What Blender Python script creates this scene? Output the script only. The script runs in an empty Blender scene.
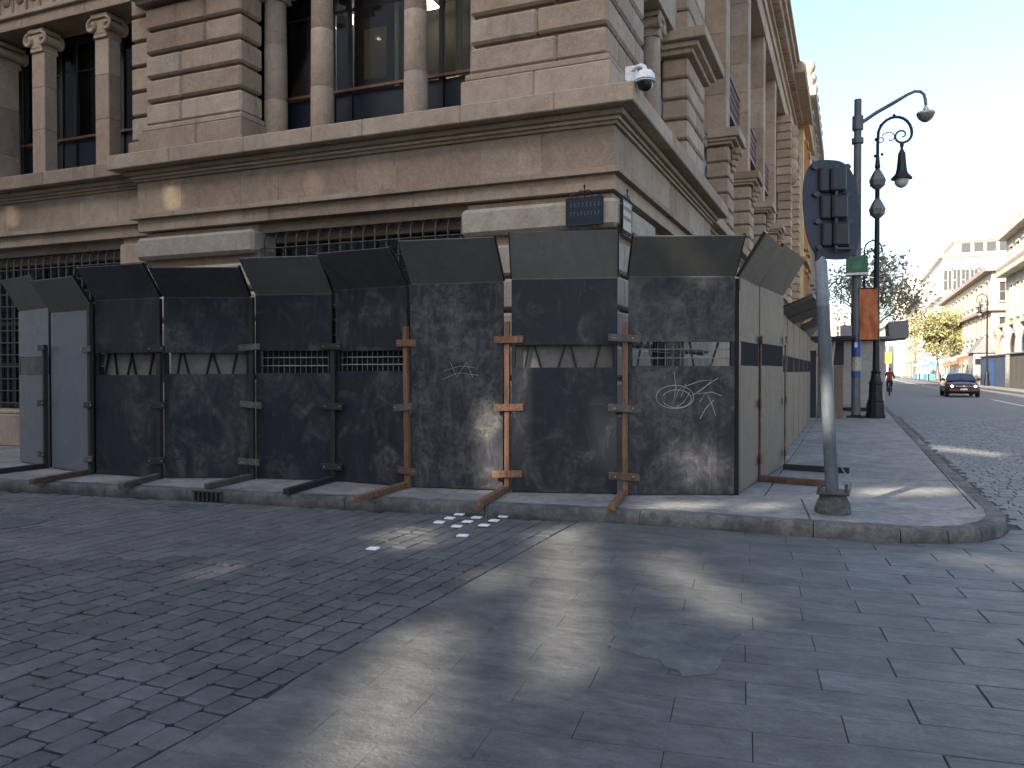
import bpy, math, random
from mathutils import Vector, Matrix, noise
random.seed(7)
R = math.radians
SC = bpy.context.scene
COL = SC.collection
# ------------------------------------------------------------------ camera
FPX, YAW, CZ, HY = 800.0, R(22.9), 1.52, 371.0
cam_d = bpy.data.cameras.new('camera'); cam = bpy.data.objects.new('camera', cam_d); COL.objects.link(cam)
cam.location = (0, 0, CZ); cam.rotation_euler = (R(90) - math.atan((384 - HY) / FPX), 0, YAW)
cam_d.sensor_width = 36; cam_d.lens = 36 * FPX / 1024; cam_d.clip_end = 3000; cam_d.clip_start = 0.05
SC.camera = cam
# ------------------------------------------------------------------ sky and sun
SUN_AZ, SUN_EL = R(22), R(28)          # light travels towards (sin az, cos az): from behind, left
W = bpy.data.worlds.new('World'); SC.world = W; W.use_nodes = True
wn = W.node_tree; wn.nodes.clear()
sky = wn.nodes.new('ShaderNodeTexSky'); sky.sky_type = 'NISHITA'; sky.sun_disc = False
sky.sun_elevation = SUN_EL; sky.sun_rotation = R(180) + SUN_AZ
sky.air_density = 1.0; sky.dust_density = 3.5; sky.ozone_density = 1.0; sky.altitude = 0
bg = wn.nodes.new('ShaderNodeBackground'); bg.inputs[1].default_value = 0.15
wo = wn.nodes.new('ShaderNodeOutputWorld')
wn.links.new(sky.outputs[0], bg.inputs[0]); wn.links.new(bg.outputs[0], wo.inputs[0])
sd = bpy.data.lights.new('sun', 'SUN'); sd.energy = 5.0; sd.angle = R(0.53); sd.color = (1, .90, .76)
so = bpy.data.objects.new('sun', sd); COL.objects.link(so)
so.rotation_euler = Vector((math.sin(SUN_AZ) * math.cos(SUN_EL), math.cos(SUN_AZ) * math.cos(SUN_EL), -math.sin(SUN_EL))).to_track_quat('-Z', 'Y').to_euler()
SC.view_settings.view_transform = 'Standard'; SC.view_settings.look = 'None'
SC.view_settings.exposure = 1.64; SC.view_settings.gamma = 1.0; SC.view_settings.use_curve_mapping = False
SC.render.engine = 'CYCLES'
# ------------------------------------------------------------------ pixel helpers (direction only; depth from ground or wall)
SY, CY = math.sin(YAW), math.cos(YAW)
def ray(x, y):
    a = (x - 512) / FPX
    return Vector((-SY + a * CY, CY + a * SY, (HY - y) / FPX))
def on_z(x, y, z=0.0):
    d = ray(x, y); t = (z - CZ) / d.z
    return Vector((d.x * t, d.y * t, z))
def on_y(x, y, Y):
    d = ray(x, y); t = Y / d.y
    return Vector((d.x * t, Y, CZ + d.z * t))
def z_at(P, ypx):                      # height over ground point P that shows at image row ypx
    dep = -SY * P.x + CY * P.y
    return CZ + (HY - ypx) * dep / FPX
# ------------------------------------------------------------------ materials
MATS = {}
def newmat(name):
    m = bpy.data.materials.new(name); m.use_nodes = True
    nt = m.node_tree; b = nt.nodes['Principled BSDF']
    return m, nt, b
def N(nt, t, **kw):
    n = nt.nodes.new(t)
    for k, v in kw.items(): setattr(n, k, v)
    return n
def mixc(nt, fac, a, b, mode='MIX'):
    n = N(nt, 'ShaderNodeMix', data_type='RGBA', blend_type=mode)
    for i, v in ((0, fac), (6, a), (7, b)):
        if hasattr(v, 'links') or isinstance(v, bpy.types.NodeSocket): nt.links.new(v, n.inputs[i])
        elif i == 0: n.inputs[0].default_value = v
        else: n.inputs[i].default_value = (*v, 1) if len(v) == 3 else v
    return n.outputs[2]
def ramp(nt, src, stops):
    n = N(nt, 'ShaderNodeValToRGB'); e = n.color_ramp.elements
    while len(e) < len(stops): e.new(0.5)
    for k, (p, c) in zip(e, stops): k.position = p; k.color = (*c, 1) if len(c) == 3 else c
    nt.links.new(src, n.inputs[0]); return n.outputs[0]
def noise_t(nt, scale, detail=5, rough=.6, co=None, stretch=None, obj_off=False, dist=0.0):
    n = N(nt, 'ShaderNodeTexNoise'); n.inputs['Scale'].default_value = scale; n.inputs['Detail'].default_value = detail
    n.inputs['Roughness'].default_value = rough; n.inputs['Distortion'].default_value = dist
    g = N(nt, 'ShaderNodeNewGeometry')
    src = g.outputs['Position']
    if stretch or obj_off:
        mp = N(nt, 'ShaderNodeMapping'); nt.links.new(src, mp.inputs[0])
        if stretch: mp.inputs['Scale'].default_value = stretch
        src = mp.outputs[0]
    nt.links.new(src, n.inputs['Vector']); return n.outputs['Fac']
def bump(nt, b, h, strength=.3, dist=.01):
    n = N(nt, 'ShaderNodeBump'); n.inputs['Strength'].default_value = strength; n.inputs['Distance'].default_value = dist
    nt.links.new(h, n.inputs['Height']); nt.links.new(n.outputs[0], b.inputs['Normal'])
def mat(name, col, rough=.6, metal=0.0, var=.25, scale=6, col2=None, bmp=.15, spec=.4, obj_var=0.0, fine=40, amount=None, stretch=None, mid=.25):
    """plain surface with two noise octaves of wear and an optional per-piece tint"""
    if name in MATS: return MATS[name]
    m, nt, b = newmat(name)
    c2 = col2 or tuple(max(0, c * (1 - var)) for c in col)
    f = noise_t(nt, scale, 6, .65, stretch=stretch)
    lo, hi = amount or (.35, .68)
    fac = ramp(nt, f, [(lo, (0, 0, 0)), (hi, (1, 1, 1))])
    c = mixc(nt, fac, col, c2)
    g = noise_t(nt, fine, 4, .7)
    md_ = noise_t(nt, scale * 4.3, 7, .72, dist=.5, stretch=stretch)
    c = mixc(nt, mid, c, ramp(nt, md_, [(.28, (.42, .42, .42)), (.5, (.95, .95, .95)), (.72, (1.5, 1.5, 1.5))]), 'MULTIPLY')
    c = mixc(nt, .35, c, ramp(nt, g, [(.3, (.55, .55, .55)), (.7, (1.25, 1.25, 1.25))]), 'MULTIPLY')
    if obj_var:
        oi = N(nt, 'ShaderNodeObjectInfo')
        c = mixc(nt, 1.0, c, ramp(nt, oi.outputs['Random'], [(0, (1 - obj_var,) * 3), (1, (1 + obj_var,) * 3)]), 'MULTIPLY')
    nt.links.new(c, b.inputs['Base Color'])
    b.inputs['Roughness'].default_value = rough; b.inputs['Metallic'].default_value = metal
    b.inputs['Specular IOR Level'].default_value = spec
    if bmp: bump(nt, b, g, bmp, .01)
    MATS[name] = m; return m
def stone_mat(name, tones, dirt=(.10, .085, .075), obj_seed=True):
    if name in MATS: return MATS[name]
    m, nt, b = newmat(name)
    oi = N(nt, 'ShaderNodeObjectInfo')
    n = len(tones)
    base = ramp(nt, oi.outputs['Random'], [(i / (n - 1), t) for i, t in enumerate(tones)])
    f1 = noise_t(nt, 1.3, 5, .6); base = mixc(nt, .55, base, ramp(nt, f1, [(.3, (.72, .68, .66)), (.72, (1.16, 1.15, 1.12))]), 'MULTIPLY')
    st = noise_t(nt, 3.2, 6, .65, stretch=(1.6, 1.6, .22))
    base = mixc(nt, ramp(nt, st, [(.56, (0, 0, 0)), (.80, (.5, .5, .5))]), base, dirt)
    fine = noise_t(nt, 42, 6, .8); base = mixc(nt, .6, base, ramp(nt, fine, [(.28, (.45, .44, .43)), (.5, (1, 1, 1)), (.72, (1.35, 1.34, 1.32))]), 'MULTIPLY')
    bl = noise_t(nt, 5.5, 7, .7, dist=.7); base = mixc(nt, .5, base, ramp(nt, bl, [(.3, (.6, .57, .55)), (.55, (1, 1, 1)), (.75, (1.28, 1.27, 1.22))]), 'MULTIPLY')
    nt.links.new(base, b.inputs['Base Color']); b.inputs['Roughness'].default_value = .88
    b.inputs['Specular IOR Level'].default_value = .25
    mid = noise_t(nt, 14, 6, .7)
    bump(nt, b, mid, .35, .012)
    MATS[name] = m; return m
def board_mat(name, base, scuff, amt, rough=.5, warm=None, seed=0.0):
    """painted hoarding sheet: dark paint with dusty clouds, runs and specks"""
    if name in MATS: return MATS[name]
    m, nt, b = newmat(name)
    cloud = noise_t(nt, 1.9 + seed, 9, .68, stretch=(1, 1, .8), dist=.9)
    runs = noise_t(nt, 6 + 3 * seed, 7, .7, stretch=(1.5, 1.5, .28), dist=.3)
    mid = noise_t(nt, 9 + seed, 8, .75, dist=.8)
    f1 = ramp(nt, cloud, [(.50 - .12 * amt, (0, 0, 0)), (.78 - .10 * amt, (.75, .75, .75))])
    f2 = ramp(nt, mid, [(.40, (.12, .12, .12)), (.68, (1, 1, 1))])
    fac = mixc(nt, 1.0, f1, f2, 'MULTIPLY')
    col = mixc(nt, fac, base, scuff)
    f3 = ramp(nt, runs, [(.56 - .05 * amt, (0, 0, 0)), (.76, ((.22 + .4 * min(amt, 1)),) * 3)])
    col = mixc(nt, f3, col, tuple(.5 * (x + y) for x, y in zip(base, scuff)))
    sp = noise_t(nt, 70, 3, .7)
    col = mixc(nt, ramp(nt, sp, [(.69, (0, 0, 0)), (.75, (.4, .4, .4))]), col, scuff)
    nt.links.new(col, b.inputs['Base Color']); b.inputs['Specular IOR Level'].default_value = .22
    rr = ramp(nt, mid, [(.3, (rough - .12,) * 3), (.7, (rough + .2,) * 3)]); nt.links.new(rr, b.inputs['Roughness'])
    bump(nt, b, cloud, .15, .03)
    MATS[name] = m; return m
def glass_mat(name, tint=(.02, .025, .03), refl=.9, clear=.85, rough=.03):
    if name in MATS: return MATS[name]
    m, nt, b = newmat(name); nt.nodes.remove(b)
    out = nt.nodes['Material Output']
    tr = N(nt, 'ShaderNodeBsdfTransparent'); tr.inputs[0].default_value = (.8, .83, .85, 1)
    di = N(nt, 'ShaderNodeBsdfDiffuse'); di.inputs[0].default_value = (*tint, 1)
    gl = N(nt, 'ShaderNodeBsdfGlossy'); gl.inputs['Roughness'].default_value = rough; gl.inputs[0].default_value = (refl, refl, refl, 1)
    m1 = N(nt, 'ShaderNodeMixShader'); m1.inputs[0].default_value = clear
    nt.links.new(di.outputs[0], m1.inputs[1]); nt.links.new(tr.outputs[0], m1.inputs[2])
    fr = N(nt, 'ShaderNodeFresnel'); fr.inputs[0].default_value = 1.5
    m2 = N(nt, 'ShaderNodeMixShader'); nt.links.new(fr.outputs[0], m2.inputs[0])
    nt.links.new(m1.outputs[0], m2.inputs[1]); nt.links.new(gl.outputs[0], m2.inputs[2])
    nt.links.new(m2.outputs[0], out.inputs[0]); MATS[name] = m; return m
def emit(name, col, s):
    if name in MATS: return MATS[name]
    m, nt, b = newmat(name); b.inputs['Base Color'].default_value = (*col, 1)
    b.inputs['Emission Color'].default_value = (*col, 1); b.inputs['Emission Strength'].default_value = s
    MATS[name] = m; return m
# ------------------------------------------------------------------ mesh helpers
class MB:
    def __init__(s): s.v = []; s.f = []; s.m = []
    def add(s, vs, fs, mi=0):
        o = len(s.v); s.v += [Vector(v) for v in vs]; s.f += [tuple(i + o for i in f) for f in fs]; s.m += [mi] * len(fs); return s
    def box(s, a, b, mi=0):
        (x0, y0, z0), (x1, y1, z1) = a, b
        return s.add([(x0, y0, z0), (x1, y0, z0), (x1, y1, z0), (x0, y1, z0), (x0, y0, z1), (x1, y0, z1), (x1, y1, z1), (x0, y1, z1)],
                     [(0, 3, 2, 1), (4, 5, 6, 7), (0, 1, 5, 4), (1, 2, 6, 5), (2, 3, 7, 6), (3, 0, 4, 7)], mi)
    def cbox(s, a, b, c=.01, mi=0):
        lo = [min(p, q) for p, q in zip(a, b)]; hi = [max(p, q) for p, q in zip(a, b)]
        c = min([c] + [(h - l) * .45 for l, h in zip(lo, hi)])
        vs, idx = [], {}
        for sx in (0, 1):
            for sy in (0, 1):
                for sz in (0, 1):
                    for k in range(3):
                        p = []
                        for ax, sg in enumerate((sx, sy, sz)):
                            base = hi[ax] if sg else lo[ax]
                            p.append(base if ax == k else base + (-c if sg else c))
                        idx[(sx, sy, sz, k)] = len(vs); vs.append(p)
        fs = []
        for k in range(3):
            i, j = [q for q in range(3) if q != k]
            for sg in (0, 1):
                q = []
                for (p, r) in ((0, 0), (1, 0), (1, 1), (0, 1)):
                    t = [0, 0, 0]; t[k] = sg; t[i] = p; t[j] = r; q.append(idx[(*t, k)])
                fs.append(tuple(q))
        for k in range(3):                                   # edges along axis k
            i, j = [q for q in range(3) if q != k]
            for p in (0, 1):
                for r in (0, 1):
                    t0 = [0, 0, 0]; t0[i] = p; t0[j] = r; t1 = list(t0); t1[k] = 1
                    fs.append((idx[(*t0, i)], idx[(*t1, i)], idx[(*t1, j)], idx[(*t0, j)]))
        for sx in (0, 1):
            for sy in (0, 1):
                for sz in (0, 1): fs.append(tuple(idx[(sx, sy, sz, k)] for k in range(3)))
        return s.add(vs, fs, mi)
    def obox(s, o, ax, ay, az, c=0.0, mi=0):
        """box with corner o and edge vectors"""
        t = MB(); lx, ly, lz = ax.length, ay.length, az.length
        if c: t.cbox((0, 0, 0), (lx, ly, lz), c)
        else: t.box((0, 0, 0), (lx, ly, lz))
        ux, uy, uz = ax.normalized(), ay.normalized(), az.normalized()
        return s.add([Vector(o) + ux * v.x + uy * v.y + uz * v.z for v in t.v], t.f, mi)
    def bar(s, p, q, w, h=None, up=Vector((0, 0, 1)), c=0.0, mi=0):
        p, q = Vector(p), Vector(q); h = h or w; d = (q - p)
        sd = d.cross(up)
        if sd.length < 1e-5: sd = Vector((1, 0, 0))
        sd.normalize(); u = sd.cross(d).normalized()
        return s.obox(p - sd * w / 2 - u * h / 2, d, sd * w, u * h, c, mi)
    def tube(s, pts, r, n=10, mi=0, cap=True):
        pts = [Vector(p) for p in pts]; rs = r if isinstance(r, (list, tuple)) else [r] * len(pts)
        vs, fs = [], []; ref = None
        for i, p in enumerate(pts):
            d = (pts[min(i + 1, len(pts) - 1)] - pts[max(i - 1, 0)]).normalized()
            if ref is None: ref = d.orthogonal().normalized()
            ref = (ref - d * ref.dot(d)); ref = ref.normalized() if ref.length > 1e-6 else d.orthogonal().normalized()
            b = d.cross(ref)
            for k in range(n):
                a = 2 * math.pi * k / n; vs.append(p + (ref * math.cos(a) + b * math.sin(a)) * rs[i])
        for i in range(len(pts) - 1):
            for k in range(n):
                fs.append((i * n + k, i * n + (k + 1) % n, (i + 1) * n + (k + 1) % n, (i + 1) * n + k))
        if cap: fs += [tuple(range(n))[::-1], tuple((len(pts) - 1) * n + k for k in range(n))]
        return s.add(vs, fs, mi)
    def lathe(s, prof, c=(0, 0, 0), n=20, mi=0, a0=0.0, a1=2 * math.pi):
        full = abs(a1 - a0 - 2 * math.pi) < 1e-6; m = n if full else n + 1
        vs, fs = [], []; c = Vector(c)
        for r, z in prof:
            for k in range(m):
                a = a0 + (a1 - a0) * k / n; vs.append(c + Vector((r * math.cos(a), r * math.sin(a), z)))
        for i in range(len(prof) - 1):
            for k in range(n):
                k2 = (k + 1) % m; fs.append((i * m + k, i * m + k2, (i + 1) * m + k2, (i + 1) * m + k))
        if full: fs += [tuple(range(m))[::-1], tuple((len(prof) - 1) * m + k for k in range(m))]
        return s.add(vs, fs, mi)
    def prism(s, poly, z0, z1, mi=0, inset=0.0):
        """polygon (x,y) extruded up; inset chamfers the top edge"""
        n = len(poly); top = poly; vs = [(x, y, z0) for x, y in poly]
        if inset:
            cx = sum(p[0] for p in poly) / n; cy = sum(p[1] for p in poly) / n
            def sh(p):
                d = math.hypot(p[0] - cx, p[1] - cy) or 1
                k = max(0, 1 - inset / d); return (cx + (p[0] - cx) * k, cy + (p[1] - cy) * k)
            top = [sh(p) for p in poly]; vs += [(x, y, z1 - inset) for x, y in poly]
        vs += [(x, y, z1) for x, y in top]
        fs = []
        L = 3 if inset else 2
        for l in range(L - 1):
            for i in range(n): fs.append((l * n + i, l * n + (i + 1) % n, (l + 1) * n + (i + 1) % n, (l + 1) * n + i))
        fs += [tuple(range(n))[::-1], tuple((L - 1) * n + i for i in range(n))]
        return s.add(vs, fs, mi)
    def xf(s, fn): s.v = [Vector(fn(v)) for v in s.v]; return s
BASE = {}
def props(o, label=None, cat=None, group=None, kind=None):
    for k, v in (('label', label), ('category', cat), ('group', group), ('kind', kind)):
        if v: o[k] = v
    return o
def mesh_of(name, mb, mats, base=Vector((0, 0, 0)), smooth=False):
    me = bpy.data.meshes.new(name)
    me.from_pydata([v - base for v in mb.v], [], mb.f)
    for mm in (mats if isinstance(mats, (list, tuple)) else [mats]): me.materials.append(mm)
    if any(mb.m): me.polygons.foreach_set('material_index', mb.m)
    if smooth:
        me.polygons.foreach_set('use_smooth', [True] * len(me.polygons)); me.set_sharp_from_angle(angle=R(40))
    me.update(); return me
def obj(name, mb, mats, parent=None, smooth=False, **kw):
    """mesh object; geometry is given in world coordinates"""
    base = BASE.get(parent.name, Vector((0, 0, 0))) if parent else Vector((0, 0, 0))
    loc = Vector((0, 0, 0))
    if not parent:
        xs = [v.x for v in mb.v]; ys = [v.y for v in mb.v]; zs = [v.z for v in mb.v]
        loc = Vector(((min(xs) + max(xs)) / 2, (min(ys) + max(ys)) / 2, min(zs))); base = loc
    o = bpy.data.objects.new(name, mesh_of(name, mb, mats, base, smooth)); COL.objects.link(o)
    o.location = loc
    if parent: o.parent = parent
    BASE[o.name] = Vector(base); return props(o, **kw)
def thing(name, loc, label, cat, group=None):
    o = bpy.data.objects.new(name, None); COL.objects.link(o); o.location = loc; o.empty_display_size = .2
    BASE[o.name] = Vector(loc); return props(o, label, cat, group)
def copy_tree(o, parent=None, off=Vector((0, 0, 0)), label=None):
    c = o.copy(); COL.objects.link(c)
    if parent: c.parent = parent
    else: c.location = o.location + off
    if label: c['label'] = label
    for ch in [q for q in o.children]: copy_tree(ch, c)
    return c
# ------------------------------------------------------------------ material set
TAN = [(.28, .23, .185), (.36, .305, .245), (.29, .23, .185), (.39, .335, .275), (.33, .28, .225), (.245, .195, .155), (.36, .30, .225), (.315, .255, .21), (.34, .30, .255)]
TAN = [(r * 1.02, g_ * .955, b_ * .90) for r, g_, b_ in TAN]
stone = stone_mat('facade_stone', TAN)
stone_far = stone_mat('far_stone', [(.27, .245, .215), (.32, .285, .245), (.29, .25, .22)])
iron = mat('dark_iron', (.022, .024, .03), .5, .6, bmp=.1)
bar_iron = mat('grille_iron', (.09, .085, .085), .55, .5, var=.5)
sett_m = mat('basalt_sett', (.108, .108, .108), .62, var=.35, scale=2, bmp=.8, mid=.5, obj_var=.14, fine=70, spec=.35)
slab_m = mat('stamped_concrete', (.158, .158, .15), .6, col2=(.066, .067, .067), scale=2.6, bmp=.7, obj_var=.06, fine=38, spec=.35, amount=(.3, .75), stretch=(.6, 1.5, 1), mid=.75)
old_m = mat('worn_concrete', (.138, .135, .126), .62, col2=(.066, .066, .066), scale=2.2, bmp=.7, fine=42, spec=.35, amount=(.3, .72), stretch=(.7, 1.4, 1), mid=.6)
joint_m = mat('joint_grit', (.036, .035, .034), .9, var=.4, scale=5, mid=.6)
asphalt = mat('asphalt', (.16, .162, .165), .75, var=.3, scale=1.2, bmp=.4, fine=90)
side_m = mat('pavement_concrete', (.27, .255, .235), .8, col2=(.15, .145, .138), scale=1.9, bmp=.6, mid=.7, obj_var=.07, fine=50)
kerb_m = mat('kerb_stone', (.135, .13, .12), .85, col2=(.045, .045, .046), scale=3.0, mid=.9, bmp=.4, obj_var=.12, fine=40)
white_p = mat('white_paint', (.62, .62, .60), .6, var=.3, scale=5)
pole_g = mat('grey_painted_steel', (.10, .118, .135), .6, .1, var=.45, scale=5, stretch=(1, 1, .4))
# ================================================================== GROUND
g = MB(); g.add([(-900, -900, -.03), (900, -900, -.03), (900, 1500, -.03), (-900, 1500, -.03)], [(0, 1, 2, 3)])
road = obj('road', g, asphalt, kind='structure')
def clip(sub, cell):
    """Sutherland-Hodgman: polygon sub cut by convex counter-clockwise cell"""
    out = list(sub)
    for i in range(len(cell)):
        a, b = cell[i], cell[(i + 1) % len(cell)]; inp, out = out, []
        ins = lambda p: (b[0] - a[0]) * (p[1] - a[1]) - (b[1] - a[1]) * (p[0] - a[0]) >= 0
        for k in range(len(inp)):
            p, q = inp[k - 1], inp[k]
            if ins(p) != ins(q):
                d1 = (b[0] - a[0]) * (p[1] - a[1]) - (b[1] - a[1]) * (p[0] - a[0]); d2 = (b[0] - a[0]) * (q[1] - a[1]) - (b[1] - a[1]) * (q[0] - a[0])
                t = d1 / (d1 - d2); out.append((p[0] + (q[0] - p[0]) * t, p[1] + (q[1] - p[1]) * t))
            if ins(q): out.append(q)
        if not out: return []
    res = []
    for p in out:
        if not res or math.hypot(p[0] - res[-1][0], p[1] - res[-1][1]) > 1e-4: res.append(p)
    if len(res) > 1 and math.hypot(res[0][0] - res[-1][0], res[0][1] - res[-1][1]) < 1e-4: res.pop()
    return res
def area(p): return .5 * sum(p[i - 1][0] * p[i][1] - p[i][0] * p[i - 1][1] for i in range(len(p)))
KERB = [(-40, 3.28), (-20, 5.64), (-9.95, 6.83), (-1.91, 7.78), (-.3, 7.80), (.42, 7.83), (.80, 7.95), (1.08, 8.16), (1.28, 8.48), (1.39, 8.85), (1.42, 9.3), (1.39, 10.5), (1.35, 13.6), (1.35, 200)]
def off_path(path, d):
    out = []
    for i, p in enumerate(path):
        a = Vector(path[max(i - 1, 0)]); b = Vector(path[min(i + 1, len(path) - 1)]); t = (b - a).normalized()
        out.append((p[0] - t.y * d, p[1] + t.x * d))
    return out
KIN = off_path(KERB, .17)
# --- sidewalk body
sw = MB(); poly = [tuple(p) for p in KIN] + [(-5, 200), (-5, 11.5), (-40, 11.5)]
sw.prism(poly, -.03, .105)
sidewalk = obj('sidewalk', sw, joint_m, kind='structure')
# --- kerb stones
def resample(path, step):
    out = [Vector(path[0])]; 
    for i in range(1, len(path)):
        a, b = Vector(path[i - 1]), Vector(path[i]); n = max(1, round((b - a).length / step))
        for k in range(1, n + 1): out.append(a.lerp(b, k / n))
    return out
def kerbs(path, parent, far=60, step=1.5, top=.132):
    P = resample(path, step)
    IN = [Vector(q) for q in off_path([tuple(p) for p in P], .17)]
    for i in range(len(P) - 1):
        if P[i].y > far or P[i].x < -18: continue
        t = (P[i + 1] - P[i]).normalized() * .004
        q = [P[i] + t, P[i + 1] - t, IN[i + 1] - t, IN[i] + t]
        m = MB(); zt = top + random.uniform(-.006, .004)
        n = Vector((-(P[i + 1] - P[i]).y, (P[i + 1] - P[i]).x)).normalized()
        rnd = .022 + random.random() * .012
        prof = [(0, -.03), (-.012, .02), (.0, zt - rnd), (rnd * .4, zt - rnd * .35), (rnd, zt), (.17, zt), (.17, -.03)]
        vs = []; L = len(prof); SEG = 12
        for s_ in range(SEG + 1):
            u = s_ / SEG; A = q[0].lerp(q[1], u); B = q[3].lerp(q[2], u)
            for d, z in prof:
                p = A.lerp(B, d / .17); w = noise.noise(Vector((p.x * 4, p.y * 4, z * 9))) * .016 + max(0, noise.noise(Vector((p.x * 11, p.y * 11, z * 16))) - .15) * -.05
                vs.append((p.x - n.x * w, p.y - n.y * w, z - abs(w) * .8 * (z > .05)))
        fs = []
        for s_ in range(SEG):
            for k in range(L - 1): fs.append((s_ * L + k, (s_ + 1) * L + k, (s_ + 1) * L + k + 1, s_ * L + k + 1))
        fs += [tuple(range(L)), tuple(SEG * L + k for k in range(L))[::-1]]
        m.add(vs, fs); obj('kerb_stone', m, kerb_m, parent, smooth=True)
kerbs(KERB[:2] + KERB[2:3], sidewalk); kerbs(KERB[2:5], sidewalk); kerbs(KERB[4:11], sidewalk, step=.8); kerbs(KERB[10:13], sidewalk); kerbs([KERB[12], (1.35, 60)], sidewalk, step=1.2)
m = MB(); far_k = [(1.35, 60.02), (1.52, 60.02), (1.52, 200), (1.35, 200)]
m.box((1.18, 60.02, -.03), (1.35, 200, .13)); obj('kerb_run', m, kerb_m, sidewalk)
# --- pavement slabs (big cast concrete bays)
def paving(sub, o, e, n, L, D, nx, ny, gap, z0, z1, matr, name, parent, jit=.002, bond=0.0, tint=None, chamf=.006):
    o = Vector(o); e = Vector(e).normalized(); n = Vector(n).normalized()
    for j in range(ny):
        sh = (bond * L * (j % 2)) + random.uniform(-.06, .06) * L * (1 if bond else 0)
        for i in range(-1, nx):
            g2 = gap if not callable(gap) else gap(o + e * (i * L + sh) + n * (j * D))
            a = o + e * (i * L + sh + g2) + n * (j * D + g2); b = a + e * (L - 2 * g2) ; c_ = b + n * (D - 2 * g2); d = a + n * (D - 2 * g2)
            pol = clip(sub, [tuple(a), tuple(b), tuple(c_), tuple(d)])
            if len(pol) < 3 or abs(area(pol)) < .01: continue
            m = MB(); old = callable(gap) and a.x + .25 * math.sin(a.y * 2.1) < -.2; dz = random.uniform(-jit, jit) * (0 if old else 1); m.prism(pol, z0, z1 + dz, inset=0 if old else chamf)
            obj(name, m, old_m if old else matr, parent)
front = [(-17, 5.99 + .17)] + [p for p in KIN[2:10]] + [(1.25, 9.25), (-1.2, 9.25), (-1.2, 10.9), (-17, 10.9)]
ang = math.atan2(7.78 - 6.83, -1.91 + 9.95); E = (math.cos(ang), math.sin(ang)); NN = (-E[1], E[0])
paving(front, (-17.2, 5.0), E, NN, 1.9, 1.55, 12, 5, .006, .10, .130, side_m, 'pavement_slab', sidewalk, .001)
side = [(1.25, 9.26), (1.22, 10.5), (1.18, 13.6), (1.18, 60), (-2.9, 60), (-2.9, 9.9), (-1.19, 9.9), (-1.19, 9.26)]
paving(side, (-2.92, 9.26), (1, 0), (0, 1), 2.05, 2.1, 3, 25, .007, .10, .130, side_m, 'pavement_slab', sidewalk, .001)
m = MB(); m.box((-5, 60.02, .1), (1.17, 200, .128)); obj('pavement_run', m, side_m, sidewalk)
# --- crossing: stamped concrete slabs, rows parallel to the kerb
OUT = off_path(KERB, -.015)
cross = [(-2.515, .5), (7.5, .5), (7.5, 8.45), (1.9, 8.45), (1.5, 8.75)] + [p for p in OUT[9:2:-1]][0:6]
cross = [(-2.515, .5), (7.5, .5), (7.5, 8.9), (1.425, 8.9)] + [OUT[8], OUT[7], OUT[6], OUT[5], OUT[4], OUT[3], (-2.515, 7.70)]
crossing = obj('crossing', MB().prism(cross, -.029, -.007), joint_m, kind='structure')
gapf = lambda p: (.0012 if p.x < -1.3 else (.0022 if p.x < .2 else .004 + .0045 * random.random()))
paving(cross, (-3.6, .05), E, NN, .72, .275, 16, 34, gapf, -.02, 0.0, slab_m, 'paving_slab', crossing, .0012, bond=.5, chamf=.003)
# --- basalt setts on the left, rows along the side street
bed = MB(); bed.add([(-40, -3, -.02), (-2.52, -3, -.02), (-2.52, 7.66, -.02), (-9.95, 6.80, -.02), (-40, 3.25, -.02)], [(0, 1, 2, 3, 4)])
sett_bed = obj('cobbled_street', bed, joint_m, kind='structure')
def kerb_y(x):
    for (a, b) in zip(OUT, OUT[1:]):
        if a[0] <= x <= b[0]: return a[1] + (b[1] - a[1]) * (x - a[0]) / (b[0] - a[0])
    return 7.8
def proj(x, y, z=0):
    dep = -SY * x + CY * y
    return 512 + FPX * (CY * x + SY * y) / dep if dep > .1 else 1e9, HY + FPX * (CZ - z) / max(dep, .1), dep
cells = []; x = -2.53; rr = random.Random(3)
while x > -17:
    w = .158 + rr.uniform(-.01, .016); y = 1.0 + rr.random() * .2; top = kerb_y(x - w / 2) - .03
    while y < top - .08:
        l = min(rr.choice((.16, .18, .21, .24, .19)) + rr.uniform(-.02, .02), top - y)
        cells.append((x - w / 2, y + l / 2, w - .012, l - .012)); y += l
    x -= w
def vis(c):
    px, py, d = proj(c[0], c[1]); return d > .3 and -60 < px < 1084 and py < 820
cells = [c for c in cells if vis(c)]; cells.sort(key=lambda c: proj(c[0], c[1])[2])
var = []
for k in range(8):
    m = MB(); m.cbox((-.5, -.5, -.5), (.5, .5, .5), .10)
    m.v = [v + Vector((noise.noise(v * 3 + Vector((k, 0, 0))), noise.noise(v * 3 + Vector((0, k, 5))), noise.noise(v * 2 + Vector((9, k, 0))) * .7)) * .055 for v in m.v]
    var.append(mesh_of('sett', m, sett_m))
for i, (cx, cy, w, l) in enumerate(cells[:300]):
    o = bpy.data.objects.new('sett', var[rr.randrange(8)]); COL.objects.link(o); o.parent = sett_bed
    o.location = Vector((cx, cy, -.022 + rr.uniform(-.004, .003))) - BASE[sett_bed.name]; o.scale = (w, l, .044)
    o.rotation_euler = (rr.uniform(-.014, .014), rr.uniform(-.014, .014), rr.uniform(-.022, .022))
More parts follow.
